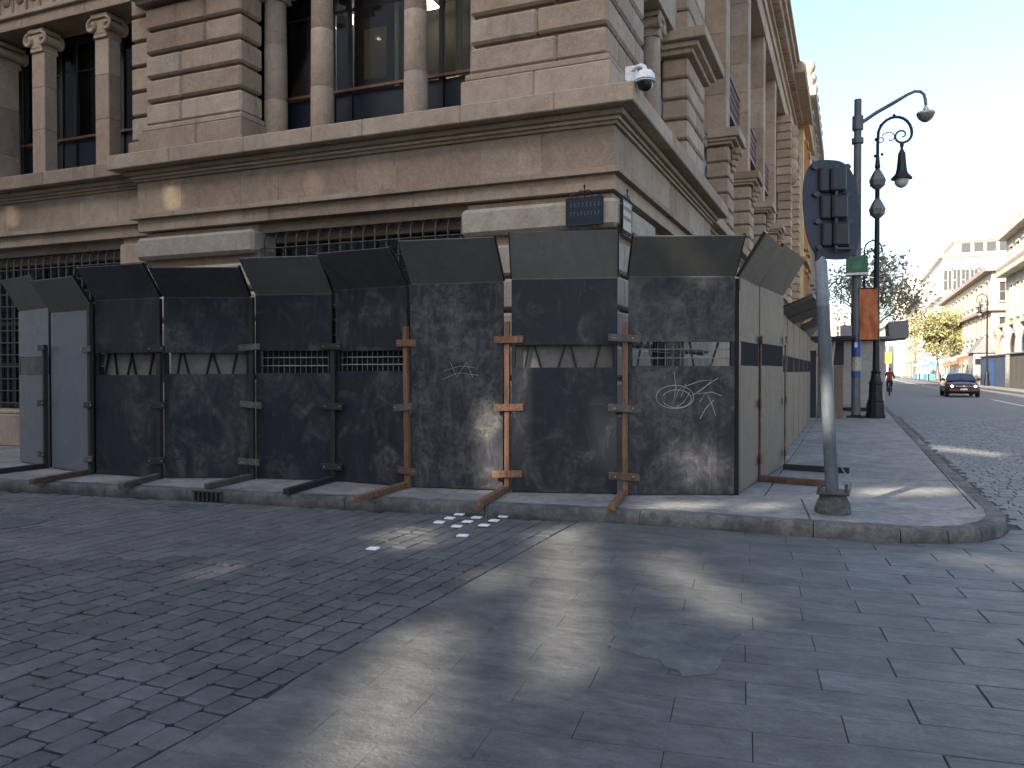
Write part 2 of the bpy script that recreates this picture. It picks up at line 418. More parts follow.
def sett_stuff(cl, name, parent, mt=None):
    m = MB()
    for cx, cy, w, l in cl:
        z = rr.uniform(-.0035, .003); c = .007; a = rr.uniform(-.03, .03); ca, sa = math.cos(a), math.sin(a)
        vs = []
        for (dz, k) in ((-.014, 0), (-.0035 + z, 0), (z, c)):
            for sx, sy in ((-1, -1), (1, -1), (1, 1), (-1, 1)):
                lx, ly = sx * (w / 2 - k), sy * (l / 2 - k); vs.append((cx + lx * ca - ly * sa, cy + lx * sa + ly * ca, dz + (rr.uniform(-.002, .002) if k else 0)))
        fs = [(8, 9, 10, 11)] + [(r * 4 + k, r * 4 + (k + 1) % 4, r * 4 + 4 + (k + 1) % 4, r * 4 + 4 + k) for r in (0, 1) for k in range(4)]
        m.add(vs, fs)
    return obj(name, m, mt or MATS['basalt_sett_mass'], parent, kind='stuff')
# mass version takes its per-sett tone from a cell texture
m_, nt, b = newmat('basalt_sett_mass'); MATS['basalt_sett_mass'] = m_
vor = N(nt, 'ShaderNodeTexVoronoi'); vor.inputs['Scale'].default_value = 5.0; gg = N(nt, 'ShaderNodeNewGeometry'); nt.links.new(gg.outputs['Position'], vor.inputs['Vector'])
c = mixc(nt, 1.0, mixc(nt, ramp(nt, noise_t(nt, 2, 5), [(.35, (0, 0, 0)), (.68, (1, 1, 1))]), (.110, .110, .110), (.074, .074, .074)), ramp(nt, vor.outputs['Color'], [(0, (.82, .82, .83)), (1, (1.2, 1.19, 1.17))]), 'MULTIPLY')
nt.links.new(c, b.inputs['Base Color']); b.inputs['Roughness'].default_value = .62; bump(nt, b, noise_t(nt, 70, 4, .7), .5, .01)
sett_stuff(cells[300:], 'sett_field', sett_bed)
# --- setts of the side street beyond the crossing
bed2_m = mat('side_bed', (.07, .07, .072), .9); bed2 = MB(); bed2.add([(1.36, 8.9, -.017), (12, 8.9, -.017), (12, 30, -.017), (1.36, 30, -.017)], [(0, 1, 2, 3)])
side_bed = obj('side_street', bed2, bed2_m, kind='structure')
c2 = []; y = 8.95
while y < 30:
    d = .13 + rr.uniform(-.01, .015); x = 1.45 + rr.random() * .15
    while x < 11:
        l = rr.uniform(.14, .22); px, py, dp = proj(x, y)
        if px < 1060: c2.append((x + l / 2, y + d / 2, l - .014, d - .014))
        x += l
    y += d
sett_stuff(c2, 'sett_field', side_bed, mat('side_setts', (.19, .19, .19), .65, var=.4, scale=2.2, bmp=.5))
# --- old asphalt patch in the crossing, white road studs, iron cover, lane line
pm = MB(); c0 = [on_z(*p) for p in ((612, 622), (660, 624), (738, 636), (726, 656), (716, 676), (690, 678), (650, 660), (615, 650))]
ring = []
for i in range(len(c0)):
    a, bb = c0[i], c0[(i + 1) % len(c0)]
    for k in range(8):
        p = a.lerp(bb, k / 8); w = noise.noise(p * 9) * .05; ring.append((p.x + w, p.y + w * .7))
pm.prism(ring, .0015, .0055, inset=.003)
obj('asphalt_patch', pm, mat('patch_asphalt', (.128, .130, .122), .75, col2=(.07, .072, .07), scale=2.2, bmp=.9, fine=42, mid=.5), kind='structure')
_st = [(439.2, 523.6), (449.7, 519.5), (459.5, 515.6), (456.7, 527.8), (467.3, 523.1), (476.7, 518.8), (484, 526.7), (494, 522), (503.4, 517.8)]
STUD = {p: 'white road stud, %s of the %s row in the cluster' % (e_, r_) for p, (r_, e_) in zip(_st, [(a_, b_) for a_ in ('left', 'middle', 'right') for b_ in ('near end', 'centre', 'far end')])}
for (sx, sy) in ((439.2, 523.6), (449.7, 519.5), (459.5, 515.6), (456.7, 527.8), (467.3, 523.1), (476.7, 518.8), (462.5, 537.2), (484, 526.7), (494, 522), (503.4, 517.8), (372.5, 550.3)):
    p = on_z(sx, sy); m = MB()
    m.obox(p - Vector((*E, 0)) * .05 - Vector((*NN, 0)) * .045 + Vector((0, 0, .002)), Vector((*E, 0)) * .1, Vector((*NN, 0)) * .09, Vector((0, 0, .016)), .006)
    first = sx == 372.5
    far_ = (sx, sy) == (462.5, 537.2)
    obj('road_stud', m, mat('stud_white', (.8, .8, .78), .5, var=.15), label='lone white road stud set apart on the road nearest the left' if first else ('white road stud standing out from the near edge of the cluster' if far_ else STUD[(sx, sy)]), cat='road stud', group='white road studs by the kerb')
def manhole(px, py, r, lab):
    p = on_z(px, py); m = MB(); m.lathe([(r, .002), (r, .008), (r * .93, .010), (r * .9, .006)], p, 28)
    t = thing('manhole_cover', p, lab, 'manhole'); obj('rim', m, mat('cast_lid', (.12, .125, .13), .6, .2), t)
    m = MB(); m.lathe([(r * .89, .002), (r * .89, .0075), (.01, .0085)], p, 24)
    for k in range(-3, 4):
        m.box((p.x + k * r * .22 - .012, p.y - r * .6, .007), (p.x + k * r * .22 + .012, p.y + r * .6, .012))
    obj('lid', m, mat('cast_lid', (.12, .125, .13), .6, .2), t)
manhole(8, 523, .33, 'round iron cover in the cobbles at the left edge')
manhole(186, 507, .22, 'small round iron cover in the cobbles below the kerb drain')
for k, (y0, y1) in enumerate([(30, 33), (35.5, 50), (57, 61), (66, 72), (76, 96), (100, 125), (130, 170)]):
    m = MB(); m.box((7.0, y0, -.026), (7.16, y1, -.022)); obj('lane_line', m, white_p, road)
# ================================================================== MAIN STONE BUILDING
X0, F = -2.73, 9.75
bld = thing('stone_building', (X0, F, 0), 'tan ashlar corner building with columned upper windows behind the hoarding', 'building')
FR = lambda v: (X0 - v[0], F - v[1], v[2])          # local (u along wall from the corner, d outwards, h up)
RT = lambda v: (X0 + v[1], F + v[0], v[2])
def blk(sd, u0, u1, d0, d1, z0, z1, c=.012, name='stone_block', mt=None, par=None):
    m = MB(); m.cbox((u0, d0, z0), (u1, d1, z1), c); m.xf(sd); return obj(name, m, mt or stone, par or bld)
def run(sd, u0, u1, d0, d1, z0, z1, L=1.1, c=.004, name='stone_block', j=.25, mt=None):
    n = max(1, round((u1 - u0) / L)); cuts = [u0] + [u0 + (u1 - u0) * (k + random.uniform(-j, j)) / n for k in range(1, n)] + [u1]
    for a, b in zip(cuts, cuts[1:]): blk(sd, a + .001, b - .001, d0, d1 + random.uniform(-.0015, .0015), z0, z1, c, name, mt)
dark_room = mat('dark_interior', (.07, .068, .066), .9)
navy = mat('navy_spandrel', (.012, .017, .03), .35, var=.3)
frame_m = mat('bronze_frame', (.012, .012, .013), .5, .0)
pale_stone = stone_mat('dressed_stone', [(.33, .292, .24), (.385, .342, .285), (.355, .315, .26)])
rail_m = mat('brown_rail', (.16, .085, .06), .5, .2)
glass = glass_mat('window_glass')
PV = 8.06
def profile(sd, u0, u1, d0, corner=False):
    """architrave, ledge, frieze, bed mouldings and cornice from u0 to u1, set at depth d0"""
    for (z0, z1, d, nm, L) in ((3.80, 3.995, 0, 'architrave_stone', 1.4), (3.995, 4.07, .085, 'string_course', 1.6), (4.07, 4.60, .0, 'frieze_stone', .95),
                           (4.60, 4.645, .045, 'moulding', 9), (4.645, 4.69, .085, 'moulding', 9), (4.69, 4.765, .15, 'moulding', 9), (4.765, 5.0, .324, 'cornice_stone', 1.25)):
        a, b = u0, u1
        if corner: a = -d if sd is FR else .5 + .001
        if not corner and d > 0 and d0 == 0: pass
        run(sd, a, b + (d if d0 == 0 else 0), d0 - .5, d0 + d, z0, z1, L, .004 if z1 < 4.7 else .014, nm)
    a = u0 if not corner else (.03 if sd is FR else .47)
    blk(sd, a + (.15 if corner and sd is FR else 0), u1 - .2, d0 - .5, d0 - .22, 3.66, 3.81, .002, 'wall_backing')
def rust(sd, u0, u1, d0, z0, z1, h, g=.045, c=.035, depth=.5, ret=0.0, nblk=1):
    """rusticated courses"""
    n = max(1, round((z1 - z0) / h)); h = (z1 - z0) / n
    for k in range(n):
        if nblk == 1: run(sd, u0, u1, d0 - depth, d0, z0 + k * h, z0 + (k + 1) * h - g, 9, c)
        else:
            mid = u0 + (u1 - u0) * random.choice((.36, .5, .62))
            blk(sd, u0, mid - .001, d0 - depth, d0, z0 + k * h, z0 + (k + 1) * h - g, c); blk(sd, mid + .001, u1, d0 - depth, d0 + .001, z0 + k * h, z0 + (k + 1) * h - g, c)
    blk(sd, u0 + .09, u1 - .09, d0 - depth + .02, d0 - .10, z0, z1 - .002, .002, 'wall_backing')
def capital(par, sd, u, d, z0, z1, r, square):
    m = MB(); h = z1 - z0
    m.cbox((u - r * 1.28, d - r * 1.2, z1 - h * .2), (u + r * 1.28, d + r * 1.2, z1), .01)
    m.cbox((u - r * 1.05, d - r * 1.02, z0), (u + r * 1.05, d + r * 1.02, z0 + h * .16), .008)
    m.cbox((u - r * 1.0, d - r, z0 + h * .16), (u + r * 1.0, d + r, z1 - h * .2), .01)
    for s_ in (-1, 1):
        cu = u + s_ * r * 1.12; cz = z0 + h * .5; rr_ = h * .3
        for face in (-1, 1):
            pts = []
            for k in range(15):                        # spiral roll of the volute
                a = k / 14 * 4.6 * math.pi * .5 + math.pi / 2; q = rr_ * (1 - .055 * k)
                pts.append((cu + s_ * q * math.cos(a) * -1 * .9, d + face * r * 1.16, cz + q * math.sin(a)))
            m.tube(pts, h * .075, 6)
        m.tube([(cu, d - r * 1.12, cz), (cu, d - r * .4, cz), (cu, d, cz), (cu, d + r * .4, cz), (cu, d + r * 1.12, cz)], [rr_ * .82, rr_ * .66, rr_ * .58, rr_ * .66, rr_ * .82], 12)
    m.xf(sd); return obj('capital', m, stone, par, smooth=True)
def column(sd, u, d, z0, z1, r, square=False, drums=(.36, .72)):
    zc = z1 - .42; cuts = [z0 + .0] + [z0 + (zc - z0) * q for q in drums] + [zc]
    col = None
    for k, (a, b) in enumerate(zip(cuts, cuts[1:])):
        m = MB()
        if square: m.cbox((u - r, d - r * .75, a), (u + r, d + r * .75, b - .002), .008)
        else:
            t = lambda z: r * (1 - .10 * ((z - z0) / (zc - z0)) ** 1.6)
            m.lathe([(t(a) - .004, a), (t(a + .005), a + .005), (t((a + b) / 2), (a + b) / 2), (t(b - .007), b - .007), (t(b) - .004, b - .002)], (u, d, 0), 24)
        m.xf(sd)
        if col is None: col = obj('column', m, stone, bld, smooth=not square)
        else: obj('drum', m, stone, col, smooth=not square)
    m = MB()
    if square: m.cbox((u - r * 1.1, d - r * 1.1, z0 - .001), (u + r * 1.1, d + r * 1.1, z0 + .0), .0)
    capital(col, sd, u, d, zc, z1, r * .94, square); return col
def window_bay(sd, u0, u1, d, z0, z1, rail_z, mull, blinds=(), lamp=None):
    """glazing behind the columns: frame, panes, spandrels, rail and a shallow room behind"""
    m = MB()
    for u in mull: m.box((u - .035, d - .05, z0), (u + .035, d + .03, z1))
    m.box((u0, d - .045, z1 - .10), (u1, d + .035, z1)); m.box((u0, d - .045, z0), (u1, d + .035, z0 + .06)); m.box((u0, d - .045, rail_z + 1.28), (u1, d - .01, rail_z + 1.32))
    w = obj('window', m.xf(sd), frame_m, bld)
    for a, b in zip(mull, mull[1:]):
        obj('pane', MB().box((a + .037, d - .012, rail_z + .05), (b - .037, d - .004, rail_z + 1.278)).xf(sd), glass, w)
        obj('pane', MB().box((a + .037, d - .012, rail_z + 1.322), (b - .037, d - .004, z1 - .102)).xf(sd), glass, w)
        obj('spandrel', MB().cbox((a + .036, d - .03, z0 + .062), (b - .036, d + .005, rail_z - .03), .01).xf(sd), navy, w)
    obj('rail', MB().box((u0, d + .04, rail_z - .025), (u1, d + .085, rail_z + .02)).xf(sd), rail_m, w)
    for (a, b, za, zb, mt) in blinds: obj('blind', MB().box((a, d - .16, za), (b, d - .13, zb)).xf(sd), mt, w)
    if lamp:
        obj('ceiling_lamp', MB().cbox((lamp[0] - .14, d - 1.3, lamp[1]), (lamp[0] + .14, d - 1.0, lamp[1] + .04), .01).xf(sd), emit('warm_lamp', (1, .78, .48), 22), w)
    r_ = MB(); D = 1.7
    for (A, B) in (((u0 - .1, d - D, z0 - .1), (u1 + .1, d - D + .05, z1 + .1)), ((u0 - .15, d - D + .05, z0 - .1), (u0 - .1, d - .06, z1 + .1)), ((u1 + .1, d - D + .05, z0 - .1), (u1 + .15, d - .06, z1 + .1)),
                   ((u0 - .1, d - D + .05, z1 + .05), (u1 + .1, d - .06, z1 + .1)), ((u0 - .1, d - D + .05, z0 - .1), (u1 + .1, d - .06, z0 - .05))):
        r_.box(A, B)
    obj('room', r_.xf(sd), dark_room, w)
    return w
def grille(sd, u0, u1, d, z0, z1):
    """wrought iron window guard: verticals bent back at the top, round horizontals"""
    m = MB(); u = u0 + .08
    while u < u1:
        m.tube([(u, d, z0), (u, d, z1 - .13), (u, d - .02, z1 - .06), (u, d - .09, z1 - .015), (u, d - .2, z1)], .012, 5); u += .198
    gr = obj('window_grille', m.xf(sd), bar_iron, bld, smooth=True)
    m = MB(); z = z1 - .26
    while z > z0 + .05:
        m.tube([(u0, d + .016, z), (u1, d + .016, z)], .010, 5); z -= .225
    obj('cross_bar', m.xf(sd), bar_iron, gr, smooth=True)
    m = MB(); m.box((u0 - .05, d - .75, z0 - .05), (u1 + .05, d - .6, z1 + .1)); obj('window_back', m.xf(sd), dark_room, bld)
    blk(sd, u0 + .01, u1 - .01, d - .59, d - .35, z1 - .12, z1 + .12, .005, 'lintel')
    m = MB()
    for k in range(int((u1 - u0) / .9) + 1): m.box((u0 + k * .9 - .03, d - .55, z0), (u0 + k * .9 + .03, d - .48, z1))
    for k in range(4): m.box((u0, d - .545, z0 + k * .8), (u1, d - .49, z0 + k * .8 + .06))
    obj('sash', m.xf(sd), frame_m, bld)
    obj('pane', MB().box((u0, d - .52, z0), (u1, d - .515, z1)).xf(sd), glass, bld)
beige = mat('beige_blind', (.6, .54, .40), .8); ochre = mat('ochre_blind', (.48, .33, .16), .8); cream_b = mat('cream_lampshade', (.75, .70, .55), .8)
def pavilion(sd):
    front_ = sd is FR
    # ground floor
    s0 = 0.0 if front_ else .502
    run(sd, s0, PV, -.5, .06, .13, .95, 1.4, .02, 'plinth_stone')
    for k in range(6):
        z0, z1 = .98 + k * .452, .98 + k * .452 + .405
        if k == 5: z0, z1 = 3.33, 3.69
        if k == 5: run(sd, s0 - (.05 if front_ else 0), 2.13, -.5, .05, z0, z1, 9, .05, mt=pale_stone)
        else: run(sd, s0, 2.13, -.5, .0, z0, z1, 9, .035, mt=pale_stone)
        run(sd, 5.65, PV, -.5, .05 if k == 5 else 0, z0, z1, 9, .05, mt=pale_stone)
    blk(sd, .06 if front_ else .5, 2.10, -.49, -.12, .96, 3.78, .002, 'wall_backing'); blk(sd, 5.68, PV - .08, -.49, -.12, .96, 3.78, .002, 'wall_backing')
    profile(sd, 0, PV, 0, corner=True)
    grille(sd, 2.13, 5.65, -.14, .9, 3.66)
    # upper floor
    for a, b in ((.126, 2.07), (6.02, 8.01)):
        aa = a if (front_ or a > 1) else .652
        pa = aa - (.06 if (front_ or a > 1) else 0)
        run(sd, pa, b + .11, -.65, -.06, 5.001, 5.45, 1.0, .02)
        run(sd, pa + .02, b + .06, -.65, -.085, 5.45, 5.545, 9, .02, 'moulding')
        rust(sd, aa, b, -.126, 5.56, 7.52, .392, .05, .035, .52, nblk=2)
        run(sd, aa - (.12 if front_ or a > 1 else 0), b + .12, -.65, -.03, 7.52, 7.62, 9, .01, 'moulding')
        run(sd, aa - (.2 if front_ or a > 1 else 0), b + .22, -.65, .08, 7.62, 7.72, 9, .01, 'moulding')
        run(sd, aa - (.34 if front_ or a > 1 else 0), b + .36, -.65, .24, 7.72, 7.92, 9, .015, 'cornice_stone')
        rust(sd, aa, b, -.126, 7.93, 14.4, .46, .035, .03, .52)
    for uc in (3.175, 4.835): column(sd, uc, -.60, 5.001, 7.90, .18)
    for uc in (2.19, 5.905): column(sd, uc, -.82, 5.001, 7.90, .19)
    window_bay(sd, 2.05, 6.04, -1.12, 5.0, 7.9, 6.0, (2.1, 3.02, 3.35, 4.66, 4.99, 6.0),
               ((3.5, 3.72, 5.9, 7.8, beige), (3.86, 3.93, 5.9, 7.8, cream_b), (2.3, 2.62, 5.9, 7.8, ochre), (2.75, 2.85, 5.9, 7.8, beige), (4.1, 4.5, 6.2, 7.0, ochre)) if front_ else (), (3.9, 7.7) if front_ else None)  # front bay lamp is added, above the frame, to light the blinds
    # above the window order
    blk(sd, 2.09, 6.0, -1.1, -.35, 7.92, 8.9, .01, 'lintel_stone'); blk(sd, 2.09, 6.0, -1.1, -.5, 8.9, 11.0, .01)
    blk(sd, 2.09, 6.0, -1.1, -.45, 13.2, 14.4, .01); obj('window', MB().box((2.09, -1.0, 11), (6.0, -.95, 13.2)).xf(sd), navy, bld)
    s1 = 0 if front_ else .9
    run(sd, s1 - (.1 if front_ else 0), PV, -1.0, -.05, 14.4, 15.6, 2.5, .01, 'architrave_stone')
    run(sd, s1 - (.5 if front_ else 0), PV + .1, -1.0, .42, 15.9, 16.6, 2.5, .02, 'cornice_stone')
    run(sd, s1 - (.2 if front_ else 0), PV, -1.0, .1, 15.6, 15.9, 2.5, .02, 'moulding')
    run(sd, s1, PV, -1.0, -.1, 16.6, 17.2, 2.5, .02, 'parapet_stone')
RTP = lambda v: RT((v[0] if v[0] < 2.07 else 2.07 + (v[0] - 2.07) * .9, v[1], v[2]))
pavilion(FR); pavilion(RTP); PV = 7.47
# recessed bay on the left of the front
D0 = -.30; PV = 8.06
run(FR, PV + .002, 17, D0 - .5, D0 + .06, .13, .72, 1.5, .02, 'plinth_stone'); run(FR, PV + .09, 17, D0 - .5, D0 + .02, .72, .80, 1.5, .02, 'string_course')
for k in range(6):
    z0 = .98 + k * .452; z1 = z0 + .405
    if k == 5: z0, z1 = 3.33, 3.69
    run(FR, PV + .003, 8.83, D0 - .5, D0, z0, z1, 9, .03); run(FR, 15.2, 17, D0 - .5, D0, z0, z1, 9, .03)
blk(FR, PV, 8.8, D0 - .49, D0 - .07, .9, 3.8, .002, 'wall_backing')
profile(FR, PV + .002, 17.5, D0)
grille(FR, 8.83, 15.2, D0 - .14, .82, 3.66)
run(FR, 8.121, 8.5, -.95, -.2, 5.001, 5.36, 9, .02); run(FR, 8.501, 8.66, -.95, -.27, 5.001, 5.2, 9, .02)
rust(FR, 8.012, 8.47, -.26, 5.4, 7.9, .392, .05, .02, .6)
for uc in (9.66, 11.31): column(FR, uc, -.66 + D0 + .15, 5.001, 7.90, .17, True, (.42, .74))
column(FR, 12.78, -.62 + D0, 5.001, 7.90, .30, True, (.3, .66))
rust(FR, 12.62, 14.7, -.2 + D0, 5.001, 7.9, .392, .05, .02, .5)
window_bay(FR, 8.45, 12.6, -1.0 + D0, 5.0, 7.9, 6.0, (8.5, 9.45, 9.83, 11.08, 11.46, 12.5), ((10.1, 10.22, 5.9, 6.75, cream_b), (9.0, 9.12, 5.9, 7.6, ochre), (11.7, 11.76, 5.9, 7.4, ochre)), (10.05, 7.72))
run(FR, 8.01, 15, D0 - .9, D0 - .25, 7.93, 8.13, 1.8, .008, 'architrave_stone'); run(FR, 8.01, 15, D0 - .9, D0 - .19, 8.13, 8.22, 3, .015, 'moulding')
run(FR, 8.01, 15, D0 - .9, D0 - .27, 8.22, 8.72, 1.2, .004, 'frieze_stone')
u = 8.3
while u < 15:                                            # roundels and flutes of the frieze
    m = MB(); m.lathe([(.115, 0), (.115, .02), (.09, .04), (.05, .055), (.01, .058)], (0, 0, 0), 16); m.xf(lambda v: FR((u + v.x, D0 - .271 + v.z, 8.5 + v.y)))
    obj('roundel', m, stone, bld, smooth=True)
    for q in (-.19, -.155): blk(FR, u + q - .012, u + q + .012, D0 - .29, D0 - .245, 8.25, 8.70, .005, 'flute')
    u += .37
run(FR, 8.01, 15, D0 - .9, D0 - .13, 8.72, 8.84, 3, .02, 'moulding'); run(FR, 8.01, 15, D0 - .9, D0 + .1, 8.84, 9.1, 2, .02, 'cornice_stone')
blk(FR, 8.02, 17, D0 - 1.2, D0 - .4, 9.1, 17.0, .02, 'upper_wall')
# right flank beyond the corner pavilion
D1 = -.30; PV = 7.47
run(RT, PV + .002, 32, D1 - .6, D1 + .05, .13, .95, 2, .02, 'plinth_stone')
blk(RT, PV + .01, 32, D1 - .9, D1 - .55, .95, 3.8, .01, 'wall_backing'); 
profile(RT, PV + .002, 32, D1)
run(RT, PV + .01, 32, D1 - .5, D1 - .05, 3.3, 3.65, 2.4, .03)
red_iron = mat('red_brown_balcony', (.10, .035, .03), .55, .3, bmp=.2)
for k in range(4):
    u = 12.0 + k * 4.93; w = 1.05
    rust(RT, u, u + w, D1 + .05, 5.001, 7.5, .42, .05, .03, .6)
    run(RT, u - .08, u + w + .08, D1 - .5, D1 + .12, 7.5, 7.58, 9, .01, 'moulding'); run(RT, u - .2, u + w + .2, D1 - .5, D1 + .34, 7.66, 7.9, 9, .015, 'cornice_stone'); run(RT, u - .14, u + w + .14, D1 - .5, D1 + .24, 7.58, 7.66, 9, .01, 'moulding')
    m = MB()                                              # scrolled console under the slab
    for (zz, dd, hh) in ((7.5, .28, .16), (7.35, .2, .16), (7.18, .13, .15), (7.0, .09, .12)): m.cbox((u + w * .35, D1 + .05, zz - hh), (u + w * .65, D1 + .05 + dd, zz), .03)
    m.tube([(u + w * .3, D1 + .24, 7.40), (u + w * .7, D1 + .24, 7.40)], .09, 10)
    obj('console', m.xf(RT), stone, bld, smooth=True)
    n = 7; hs = [7.9 + (14.2 - 7.9) * (q + (random.uniform(-.2, .2) if 0 < q < n else 0)) / n for q in range(n + 1)]
    for a, b in zip(hs, hs[1:]): blk(RT, u + .18, u + .88, D1 - .75, D1 - .05, a, b - .004, .01, 'pilaster_stone')
    # bay between this pilaster and the next
    v0, v1 = u + .89, u + 4.93 + .17
    blk(RT, v0, v1, D1 - .95, D1 - .62, 8.0, 9.1, .01); blk(RT, v0, v0 + .7, D1 - .95, D1 - .6, 9.1, 14.2, .01); blk(RT, v1 - .7, v1, D1 - .95, D1 - .6, 9.1, 14.2, .01)
    w_ = obj('window', MB().box((v0 + .7, D1 - .93, 9.1), (v1 - .7, D1 - .88, 14.2)).xf(RT), navy, bld)
    for zz in (10.4, 11.6, 12.8):
        obj('transom', MB().box((v0 + .7, D1 - .87, zz), (v1 - .7, D1 - .82, zz + .1)).xf(RT), frame_m, w_)
    m = MB()                                              # iron balcony
    m.box((v0 + .3, D1 - .6, 9.1), (v1 - .3, D1 - .28, 9.22)); m.box((v0 + .3, D1 - .32, 10.15), (v1 - .3, D1 - .26, 10.22))
    q = v0 + .32
    while q < v1 - .3:
        m.box((q, D1 - .305, 9.22), (q + .03, D1 - .28, 10.15)); q += .13
    for q in (9.45, 9.7, 9.95): m.box((v0 + .3, D1 - .3, q), (v1 - .3, D1 - .275, q + .05))
    obj('balcony', m.xf(RT), red_iron, bld)
    # window order of the first floor
    for uc in (v0 + 1.15, v0 + 2.7): column(RT, uc, D1 - .6, 5.001, 7.5, .2)
    obj('window', MB().box((v0, D1 - 1.0, 5.0), (v1, D1 - .95, 8.0)).xf(RT), navy, bld)
blk(RT, 7.5, 12.15, D1 - .95, D1 - .6, 7.9, 14.2, .01); obj('window', MB().box((7.6, D1 - 1.0, 5.0), (12.1, D1 - .95, 7.9)).xf(RT), navy, bld)
for uc in (9.1, 10.7): column(RT, uc, D1 - .6, 5.001, 7.5, .2)
n = 7
for q in range(n): blk(RT, 7.6, 8.4, D1 - .75, D1 - .02, 7.95 + q * .89, 7.95 + (q + 1) * .89 - .004, .01, 'pilaster_stone')
# end pavilion of the flank
rust(RT, 32.0, 33.2, 0, .13, 14.2, .43, .05, .03, .7); rust(RT, 38.9, 40.2, 0, .13, 14.2, .43, .05, .03, .7)
blk(RT, 33.2, 38.9, -.9, -.5, .13, 14.2, .01)
for k in range(5):
    m = MB()                                              # carved cartouches on the end pavilion
    m.lathe([(.5, 0), (.48, .12), (.3, .25), (.05, .3)], (0, 0, 0), 12); m.xf(lambda v: RT((33.9 + v.x * .7, -.5 + v.z, 6.0 + k * 1.9 + v.y * 1.2))); obj('cartouche', m, stone, bld, smooth=True)
    m = MB(); m.lathe([(.4, 0), (.38, .12), (.22, .25), (.05, .3)], (0, 0, 0), 12); m.xf(lambda v: RT((32.6 + v.x * .7, .0 + v.z, 11.2 + k * .55 + v.y))); obj('cartouche', m, stone, bld, smooth=True)
# great entablature with dentils
run(RT, PV + .002, 40.3, D1 - 1.0, D1 + .02, 14.2, 14.9, 3, .01, 'architrave_stone'); run(RT, PV + .002, 40.3, D1 - 1.0, D1 + .10, 14.9, 15.05, 6, .01, 'moulding'); run(RT, PV + .002, 40.3, D1 - 1.0, D1 + .0, 15.05, 15.75, 3, .01, 'frieze_stone')
run(RT, PV + .12, 41.0, D1 - 1.0, D1 + .55, 16.35, 16.65, 3, .015, 'cornice_stone'); run(RT, PV + .12, 41.0, D1 - 1.0, D1 + .68, 16.65, 16.8, 3, .015, 'cornice_stone')
run(RT, PV + .01, 40.3, D1 - 1.0, D1 + .12, 15.75, 16.35, 4, .01, 'wall_backing'); run(RT, 31.9, 41.1, D1, .62, 16.1, 16.65, 3, .015, 'cornice_stone')
u = PV + .3
while u < 40.2:
    blk(RT, u, u + .22, D1 + .12, D1 + .42, 15.95, 16.34, .02, 'dentil'); u += .44
run(RT, PV + .01, 40.3, D1 - 1.0, D1 - .1, 16.8, 17.3, 4, .02, 'parapet_stone')
m = MB(); m.box((-40, 12.6, .1), (X0 - 2.9, F + 40.2, 16.9)); m.box((-40, 10.95, 9.12), (X0 - 1.3, 12.59, 16.8)); m.box((X0 - 2.89, 12.61, 9.12), (X0 - 1.25, F + 40, 16.8)); m.box((X0 - 2.89, F + 8.2, .1), (X0 - 1.4, F + 40, 9.1)); obj('inner_wall', m, dark_room, bld)
m = MB(); m.box((-60, 9.6, 0), (X0 - 17.6, 12, 17)); obj('upper_wall', m, stone, bld)
# ================================================================== HOARDING
ZP = .131
char = lambda k, amt: board_mat('charcoal_board_%d' % k, (.018, .020, .028), (.19, .185, .165), amt, .5, seed=.17 * k)
canopy_m = board_mat('canopy_board', (.10, .10, .095), (.18, .175, .155), .9, .6)
canopy_b = board_mat('canopy_board_black', (.048, .049, .052), (.13, .13, .12), .7, .55)
bluegrey = board_mat('blue_grey_board', (.088, .103, .122), (.15, .158, .165), .6, .5)
beige_bd = board_mat('weathered_grey_board', (.112, .098, .08), (.21, .182, .142), .9, .6)
canopy_s = board_mat('canopy_board_brown', (.10, .09, .076), (.18, .16, .13), .6, .6)
steel_d = mat('black_steel', (.018, .019, .023), .45, .5)
steel_l = mat('galvanised_edge', (.28, .28, .27), .5, .6)
black_w = mat('black_timber', (.025, .024, .024), .7, var=.4, scale=10)
orange_w = mat('reddish_timber', (.23, .118, .066), .75, var=.6, scale=9, stretch=(3, 3, .35), bmp=.5, mid=.8)
brown_w = mat('brown_timber', (.14, .08, .052), .75, var=.55, scale=9, bmp=.5, mid=.8)
grey_w = mat('grey_timber', (.115, .105, .09), .75, var=.5, scale=9, bmp=.5, mid=.8)
